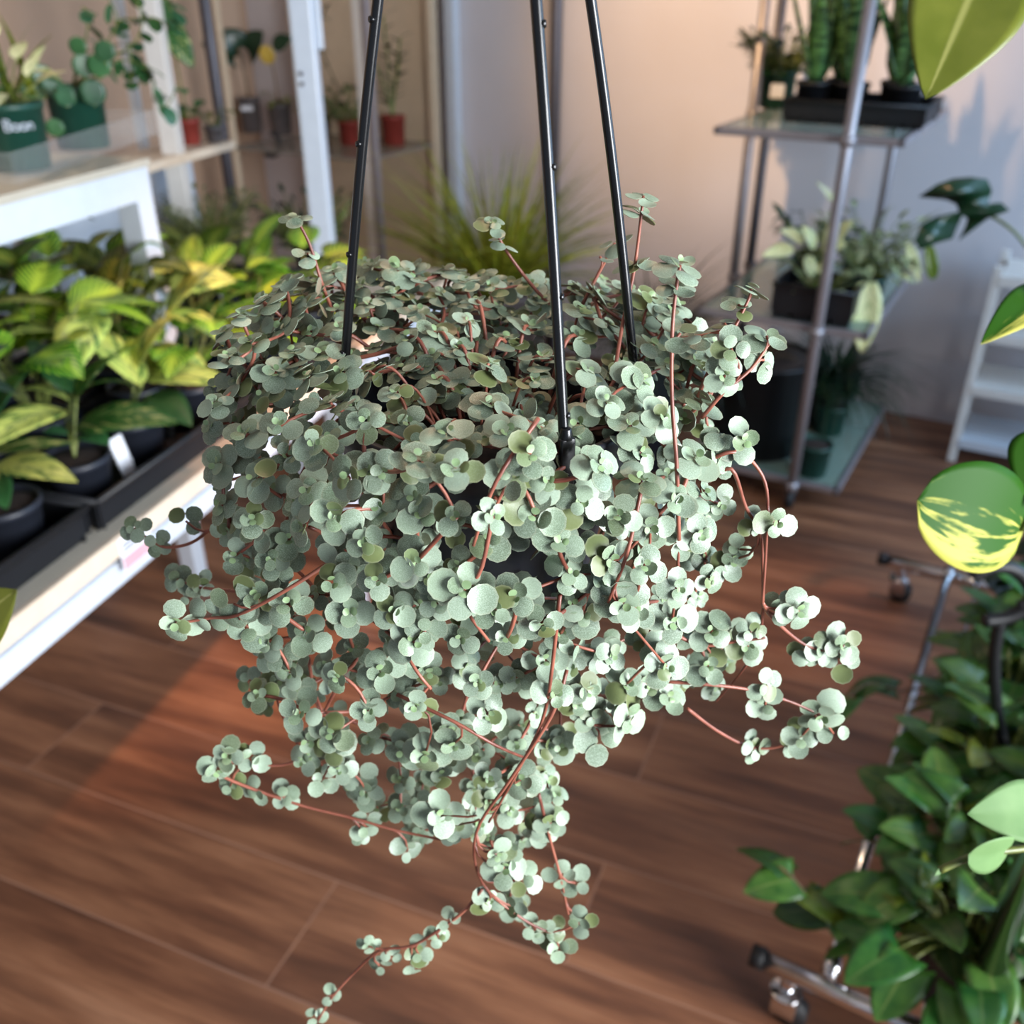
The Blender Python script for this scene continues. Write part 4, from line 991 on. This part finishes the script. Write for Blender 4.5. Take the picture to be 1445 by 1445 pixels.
# bottom shelf
for px, py, lab in ((1143, 668, 'dark green pot with bare soil at the front of the trolley bottom shelf'), (1168, 610, 'dark green pot second from the front on the trolley bottom shelf'), (1190, 560, 'dark green pot third from the front on the trolley bottom shelf')):
    c = on(px, py, .0905); c = W(min(ab(c)[0], TA1 - .075), max(ab(c)[1], TB0 + .075), .0905); t = thing('green_pot', lab, 'pot', c, 'green pots on the trolley bottom shelf'); make_pot(t, c, .058, .11, M['potgreen'], .82)
    if py < 660: bush_leaves(t, c + Z * .1, 10, .04, .03, M['deep'], h0=.02, h1=.1, el=(.2, 1.2), each=False, seed=int(px))
c = W(-.565, 3.32, .0905); t = thing('spidery_plant', 'dark drooping thin leaved plant spilling past the trolley bottom shelf', 'plant', c); make_pot(t, c, .075, .13, M['black'])
mb = MB(); rg = random.Random(31)
for i in range(210):
    a = rg.uniform(0, 2 * PI); q = c + Z * .12
    leaf(mb, q, a, rg.uniform(.7, 1.45), rg.uniform(.28, .48), rg.uniform(.008, .015), 'blade', rg.uniform(1.2, 2.6), .2, 0, nv=10, nu=2, rnd=(rg.random(), rg.random(), 0))
mb.build('fronds', M['fern'], t)
c = W(-.745, 3.04, .0905); t = thing('black_planter', 'large black planter with brown dry stems on the left of the trolley bottom shelf', 'planter', c); make_pot(t, c, .165, .33, M['black'], .92)
mb = MB()
for i in range(40):
    a = rg.uniform(0, 2 * PI); leaf(mb, c + Z * .31, a, rg.uniform(.6, 1.4), rg.uniform(.10, .17), .01, 'blade', rg.uniform(.6, 2), .2, 0, nv=8, nu=2)
mb.build('dry_stems', M['stembrown'], t)

# ------------------------------------------------------------------ low white slatted rack by the wall
la, lb0 = -.147, 3.436
ra = thing('slatted_rack', 'low white slatted shoe rack standing against the wall at the right', 'rack', W(la + .3, lb0 + .12, 0))
for a in (la, la + .58):
    for b in (lb0, lb0 + .24):
        mb = MB(); mb.box(W(a, b, 0), E1 * .028, E2 * .028, Z * .70); mb.build('leg', M['offwhite'], ra, smooth=False, bevel=.003)
for z in (.08, .28, .47, .66):
    mb = MB()
    for i in range(7): mb.box(W(la + .028, lb0 + .004 + i * .036, z), E1 * .552, E2 * .026, Z * .012)
    mb.box(W(la + .02, lb0 - .002, z - .022), E1 * .568, E2 * .014, Z * .034); mb.box(W(la + .02, lb0 + .255, z - .022), E1 * .568, E2 * .012, Z * .034)
    mb.build('slatted_shelf', M['white'] if z < .2 else M['offwhite'], ra, smooth=False, bevel=.002)

# ------------------------------------------------------------------ chrome rack on castors with philodendrons
cr = thing('chrome_rack', 'low chrome rack on castors holding the leafy pots at the lower right', 'rack', W(.14, 1.74, 0))
RB0, RB1, RZ = 1.06, 2.43, .115
for b, A_ in ((RB0, -.128), (RB1, -.19)):
    mb = MB(); mb.tube([W(A_, b, RZ), W(.50, b, RZ)], .0165, 14); foot = mb.build('foot_bar', M['chrome'], cr)
    for a, d in ((A_, -1), (.50, 1)):
        mb = MB(); mb.tube([W(a, b, RZ), W(a + d * .022, b, RZ)], .0185, 14); mb.build('end_cap', M['rubber'], foot)
    for a in (A_ + .042, .46):
        mb = MB(); mb.tube([W(a, b, RZ - .012), W(a, b, RZ - .045)], .013, 12)
        mb.lathe(W(a, b, RZ - .052), [(.012, 0), (.026, .001), (.026, .006), (.012, .010)], 18)
        for s in (-1, 1):
            mb.box(W(a - .018, b + s * .017 - .0015, .022), E1 * .040, E2 * .003, Z * .042)
        k = mb.build('caster_fork', M['chrome'], foot, bevel=.001)
        mb = MB(); mb.tube([W(a + .012, b - .013, .029), W(a + .012, b + .013, .029)], .0285, 22); 
        wv = mb.build('caster_wheel', M['rubber'], foot)
for a, r in ((-.03, .011), (.36, .011), (.04, .004), (.11, .004), (.18, .004), (.25, .004), (.31, .004)):
    mb = MB(); mb.tube([W(a, RB0, RZ + .024), W(a, RB1, RZ + .024)], r, 10)
    if r > .01:
        for b in (RB0 + .03, RB1 - .03): mb.tube([W(a, b - .02, RZ + .024), W(a, b + .02, RZ + .024)], .0145, 10)
    mb.build('shelf_rail' if r > .01 else 'shelf_wire', M['chrome'], cr)
for a, b in ((.167, RB0), (.15, RB1)):
    mb = MB(); mb.tube([W(a, b, RZ - .01), W(a, b, 1.55)], .0205, 16)
    mb.tube([W(a, b, RZ - .02), W(a, b, RZ + .03)], .025, 16); mb.build('upright', M['chrome'], cr)
mb = MB(); mb.tube([W(.167, RB0, 1.54), W(.15, RB1, 1.54)], .016, 12); mb.build('top_rail', M['chrome'], cr)

def philo(lab, c, n, seed, rad=.16, hmax=.32, m='philo', L=.10, drop=.0, vines=()):
    t = thing('philodendron', lab, 'plant', c, 'leafy pots on the chrome rack'); make_pot(t, c, .062, .11, M['black'], .85)
    st = random.getstate(); random.seed(seed); q0 = c + Z * .1
    def one(P, a, el, ll):
        mm = m if random.random() > .12 else 'philoyellow'
        mb = MB(); leaf(mb, P, a, el, ll, ll * .80, 'heart', .6, .10, random.gauss(0, .35), .14, 9, 6)
        return mb.build('leaf', M[mm], t, solid=.0006)
    for i in range(n):
        a = i * 2.39996 + random.gauss(0, .2); r = rad * math.sqrt(random.random()) ; h = hmax * (1 - (r / rad) ** 1.4) * random.uniform(.5, 1) + random.uniform(0, .05) - drop * (r / rad) ** 2
        P = q0 + np.array([math.cos(a) * r, math.sin(a) * r, h]); el = random.uniform(-.5, .5) + .5 * (1 - r / rad)
        o_ = one(P, a + random.gauss(0, .5), el, L * random.uniform(.7, 1.15))
        pm = MB(); pm.tube(bez(q0 + np.array([math.cos(a), math.sin(a), 0]) * .02, (q0 + P) / 2 + [0, 0, .04], P, 5), .0022, 5); pm.build('petiole', M['stemgreen'], o_)
    for pts in vines:
        sm = MB(); path = smooth_path(pts, 5); sm.tube([q0] + path, .0025, 6); sm.build('vine', M['stembrown'], t)
        for j, P in enumerate(path[1::3]): one(P, random.uniform(0, 6.28), random.uniform(-.9, .2), L * random.uniform(.7, 1.0))
    random.setstate(st); return t
zb = RZ + .0365
philo('low leafy plant beside the near castor of the chrome rack', W(.13, 1.125, zb), 40, 211, rad=.125, hmax=.10, L=.095)
philo('bushy plant behind the low one at the near end of the chrome rack', W(.12, 1.26, zb), 60, 201, rad=.14, hmax=.17, L=.085)
philo('leafy plant on the chrome rack, second from its near end', W(.13, 1.43, zb), 64, 202, rad=.13, hmax=.24, L=.088, vines=[[az(1190, 1290, .22), az(1150, 1275, .24), az(1120, 1240, .27), az(1098, 1222, .28)]])
philo('leafy plant in the middle of the chrome rack', W(.15, 1.64, zb), 62, 203, rad=.13, hmax=.26, L=.085)
philo('leafy plant on the chrome rack with a stem leaning over the floor', W(.16, 1.86, zb), 60, 204, rad=.12, hmax=.24, L=.085, vines=[[az(1270, 975, .3), az(1225, 965, .32), az(1195, 985, .33)]])
philo('dark leafy plant near the far end of the chrome rack', W(.22, 2.10, zb), 60, 205, rad=.14, hmax=.26, m='deep', L=.085)
philo('leafy plant behind the near chrome upright', W(.27, 1.36, zb), 44, 206, rad=.15, hmax=.26, L=.085)
philo('leafy plant in the back row of the chrome rack, middle', W(.29, 1.60, zb), 46, 207, rad=.16, hmax=.32, L=.09)
philo('leafy plant in the back row of the chrome rack, far side', W(.29, 1.84, zb), 46, 208, rad=.16, hmax=.32, m='deep', L=.09)
# black plastic hanger: a ring and strap of a hanging pot among the leaves
hp = thing('hanging_pot', 'black hanging pot with curved hook among the leaves below the variegated leaf', 'pot', aty0(1470, 1120, 1.2))
hy = 1.2
ring = [aty0(x, y, hy + o) for x, y, o in ((1372, 816, 0), (1392, 803, .0), (1420, 800, .0), (1442, 812, .0), (1456, 836, .0), (1446, 858, 0), (1420, 872, 0), (1388, 876, 0))]
mb = MB(); mb.tube(smooth_path(ring, 4), .011, 8); mb.build('hook', M['black'], hp)
mb = MB(); mb.tube(smooth_path([aty0(1412, 870, hy), aty0(1403, 930, hy), aty0(1408, 1010, hy), aty0(1425, 1080, hy - .02), aty0(1445, 1130, hy - .04)], 4), .010, 8); mb.build('strap', M['black'], hp)
mb = MB(); mb.tube(smooth_path([aty0(1440, 850, hy), aty0(1470, 930, hy + .02), aty0(1510, 1120, hy + .03)], 4), .0065, 8); mb.build('strap', M['black'], hp)
c = aty0(1475, 1210, hy); mb = MB(); mb.lathe(c, pot_prof(.07, .09, .8), 28); mb.build('pot', M['black'], hp)
mb = MB(); mb.lathe(c, [(.001, .078), (.06, .078), (.001, .082)], 20); mb.build('soil', M['soil'], hp)

# ------------------------------------------------------------------ pothos hanging close to the lens at the right
ph_ = thing('hanging_pothos', 'pothos vines with big yellow green and olive leaves hanging close by at the right', 'plant', dep(1700, -160, .62))
c = dep(1700, -160, .62); mb = MB(); mb.lathe(c, pot_prof(.06, .09, .8), 28); mb.build('pot', M['potblack'], ph_)
mb = MB(); mb.lathe(c, [(.001, .078), (.052, .078), (.001, .083)], 20); mb.build('soil', M['soil'], ph_)
for k_ in range(3):
    a = k_ * 2.094; mb = MB(); mb.tube([c + np.array([math.cos(a) * .06, math.sin(a) * .06, .088]), c + Z * .30], .0018, 6); mb.build('hanger_arm', M['blackgloss'], ph_)
mb = MB(); mb.tube([c + Z * .298, np.array([c[0], c[1], 3.0])], .0015, 6); tag(mb.build('hanging_wire', M['steel']), 'thin steel wire holding the pothos out of view at the right', 'wire')
D_ = .60
v1 = smooth_path([c + Z * .08, dep(1560, -230, .6), dep(1490, -60, D_), dep(1478, 200, D_), dep(1472, 420, D_), dep(1475, 700, D_), dep(1490, 860, D_), dep(1500, 1100, .58), dep(1480, 1190, .56), dep(1445, 1197, .555), dep(1380, 1206, .55), dep(1326, 1228, .55)], 5)
mb = MB(); mb.tube(v1, .0022, 8); mb.build('vine', M['stemgreen'], ph_)
def pleaf(p0, p1, d0, d1, w, m, prof='heart', droop=.4, heart=.14, roll=0, up=(0, -1, .5), rnd=(.5, .5, 0), pet=None, fold=.1, nm='leaf', lab=None):
    o_ = leaf2(ph_, dep(*p0, d0), dep(*p1, d1), w, M[m], prof, droop, fold, roll, heart, pet, 18, 10, upv=up, rnd=rnd, name=nm)
    if lab: o_['label'] = lab
    return o_
pleaf((1398, -75), (1300, 138), .60, .585, .072, 'olive', 'ovate', .25, 0, .2, pet=dep(1488, -70, D_), lab='large olive green leaf')
pleaf((1440, 748), (1294, 706), .60, .57, .068, 'pothos', 'ellip', .45, .04, 0, (0.1, -1, .45), rnd=(.46, .5, 0), pet=dep(1475, 735, D_), lab='yellow and green variegated leaf')
pleaf((1480, 408), (1368, 466), .62, .58, .026, 'pothos', 'ovate', .5, 0, .5, rnd=(.15, .4, 0), pet=dep(1474, 420, D_))
pleaf((1490, 610), (1450, 715), .60, .59, .05, 'pothos', 'ovate', .4, 0, .3, rnd=(.1, .4, 0), pet=dep(1475, 600, D_))
pleaf((1480, 1142), (1364, 1145), .57, .55, .036, 'pale', 'ovate', .5, .05, .1, (0, -1, .9), pet=dep(1478, 1190, .56), lab='pale green leaf')
pleaf((1425, 1196), (1366, 1206), .555, .535, .026, 'pale', 'ellip', .5, .0, .0, (0, -1, .2), lab='pale green leaf')
pleaf((1330, 1224), (1318, 1236), .55, .548, .003, 'pale', 'lance', .2, 0, 0)
# deep green lobed leaf
mo = thing('monstera', 'deep green split leaf on a long stalk in front of the wall at the right', 'plant', W(.72, 2.95, 0))
mp = W(.72, 2.95, 0); make_pot(mo, mp, .11, .2, M['potblack'], .85)
from mathutils.geometry import tessellate_polygon
out = [(1296, 278), (1322, 260), (1345, 252), (1369, 250), (1393, 253), (1400, 268), (1394, 288), (1413, 286), (1425, 297), (1408, 303), (1393, 309), (1376, 322), (1352, 340), (1362, 320), (1365, 308), (1358, 304), (1350, 322), (1344, 337), (1322, 343), (1299, 353), (1291, 340), (1300, 317), (1322, 305), (1353, 299), (1349, 288), (1335, 282), (1318, 280)]
my = 2.3
def mpt(x, y, o=0): return aty0(x, y, my + .05 * math.cos((x - 1360) / 40) - .06 * ((y - 300) / 50) ** 2 * .5 + o)
mb = MB(); V = [mpt(x, y) for x, y in out]; tri = tessellate_polygon([[Vector((x, y, 0)) for x, y in out]])
mb.add(V, [tuple(q) for q in tri], None, (.4, .5, 0)); mb.build('leaf', M['deep'], mo, solid=.0012)
mb = MB(); mb.tube(smooth_path([mpt(1396, 303, .004), aty0(1425, 322, my), aty0(1450, 350, my), aty0(1540, 470, my), mp + Z * .18], 5), .004, 8); mb.build('leaf_stalk', M['stemgreen'], mo)
# ------------------------------------------------------------------ pothos leaf at the left edge
lp = thing('hanging_pothos', 'olive green leaf tip hanging close by at the left picture edge', 'plant', dep(-300, 300, .62))
c = dep(-300, 300, .62); mb = MB(); mb.lathe(c, pot_prof(.055, .08, .8), 24); mb.build('pot', M['potblack'], lp)
mb = MB(); mb.tube([c + Z * .0, c + Z * .3], .0015, 6); mb.tube([c + Z * .3, np.array([c[0], c[1], 3.0])], .0015, 6); mb.build('hanger_arm', M['blackgloss'], lp)
mb = MB(); mb.tube(smooth_path([c + Z * .08, dep(-200, 280, .6), dep(-120, 600, .6), dep(-80, 900, .6)], 5), .002, 6); mb.build('vine', M['stemgreen'], lp)
leaf2(lp, dep(-70, 905, .6), dep(24, 832, .585), .042, M['olive'], 'ovate', .3, .1, upv=(0, -1, .4), rnd=(.3, .3, 0), pet=dep(-84, 890, .6))
# ================================================================== LIGHT AND CAMERA
w = bpy.data.worlds.new('daylight'); SC.world = w; w.use_nodes = True
bg = w.node_tree.nodes['Background']; bg.inputs[0].default_value = (.72, .82, 1.0, 1); bg.inputs[1].default_value = .40
def area(name, loc, target, size, power, col):
    l = bpy.data.lights.new(name, 'AREA'); l.shape = 'RECTANGLE'; l.size, l.size_y = size; l.energy = power; l.color = col
    o = bpy.data.objects.new(name, l); COL.objects.link(o); o.location = Vector(loc)
    o.rotation_euler = (Vector(target) - Vector(loc)).to_track_quat('-Z', 'Y').to_euler(); return o
def spot(name, loc, target, power, col, ang, blend=.6, rad=.05):
    l = bpy.data.lights.new(name, 'SPOT'); l.energy = power; l.color = col; l.spot_size = math.radians(ang); l.spot_blend = blend; l.shadow_soft_size = rad
    o = bpy.data.objects.new(name, l); COL.objects.link(o); o.location = Vector(loc)
    o.rotation_euler = (Vector(target) - Vector(loc)).to_track_quat('-Z', 'Y').to_euler(); return o
area('shop_window_daylight', (2.3, -1.1, 1.55), (0.0, .5, 1.15), (1.5, 1.7), 79, (.93, .96, 1.0)).data.spread = math.radians(95)
area('side_window_daylight', (3.4, 1.2, 1.9), W(.6, 3.8, 1.2), (1.4, 1.6), 105, (.42, .68, 1.0))
spot('warm_spot_on_wall', W(-1.2, 1.3, 2.95), W(-1.1, 3.8, 1.5), 400, (1.0, .62, .30), 44, 1.0)
spot('warm_spot_on_plants', W(-2.2, .6, 2.95), TB(.6, .4, .9), 60, (1.0, .74, .5), 70, 1.0)
spot('warm_spot_on_floor', W(-.2, 1.9, 2.95), az(250, 905, 0), 380, (1.0, .50, .28), 24, .9)
spot('warm_spot_over_plant', W(-.9, 1.3, 2.95), O + [0, .03, .03], 55, (1.0, .66, .42), 12, 1.0)
spot('warm_spot_mid_floor', W(-.1, 2.6, 2.95), az(1110, 860, 0), 110, (1.0, .48, .25), 16, .9)
cam = bpy.data.cameras.new('camera'); co = bpy.data.objects.new('camera', cam); COL.objects.link(co)
cam.sensor_width = 36; cam.sensor_fit = 'HORIZONTAL'; cam.lens = 36 * FPX / 1445; cam.clip_start = .02
co.location = (0, 0, EYE); co.rotation_euler = (PI / 2 - PITCH, 0, 0)
cam.dof.use_dof = True; cam.dof.focus_distance = .385; cam.dof.aperture_fstop = 9.5
SC.camera = co
vs = SC.view_settings; vs.view_transform = 'Standard'; vs.look = 'None'; vs.exposure = 0.0; vs.gamma = 1.0; vs.use_curve_mapping = False
SC.cycles.max_bounces = 8; SC.cycles.transparent_max_bounces = 12; SC.cycles.caustics_reflective = False; SC.cycles.caustics_refractive = False
SC.cycles.use_denoising = True
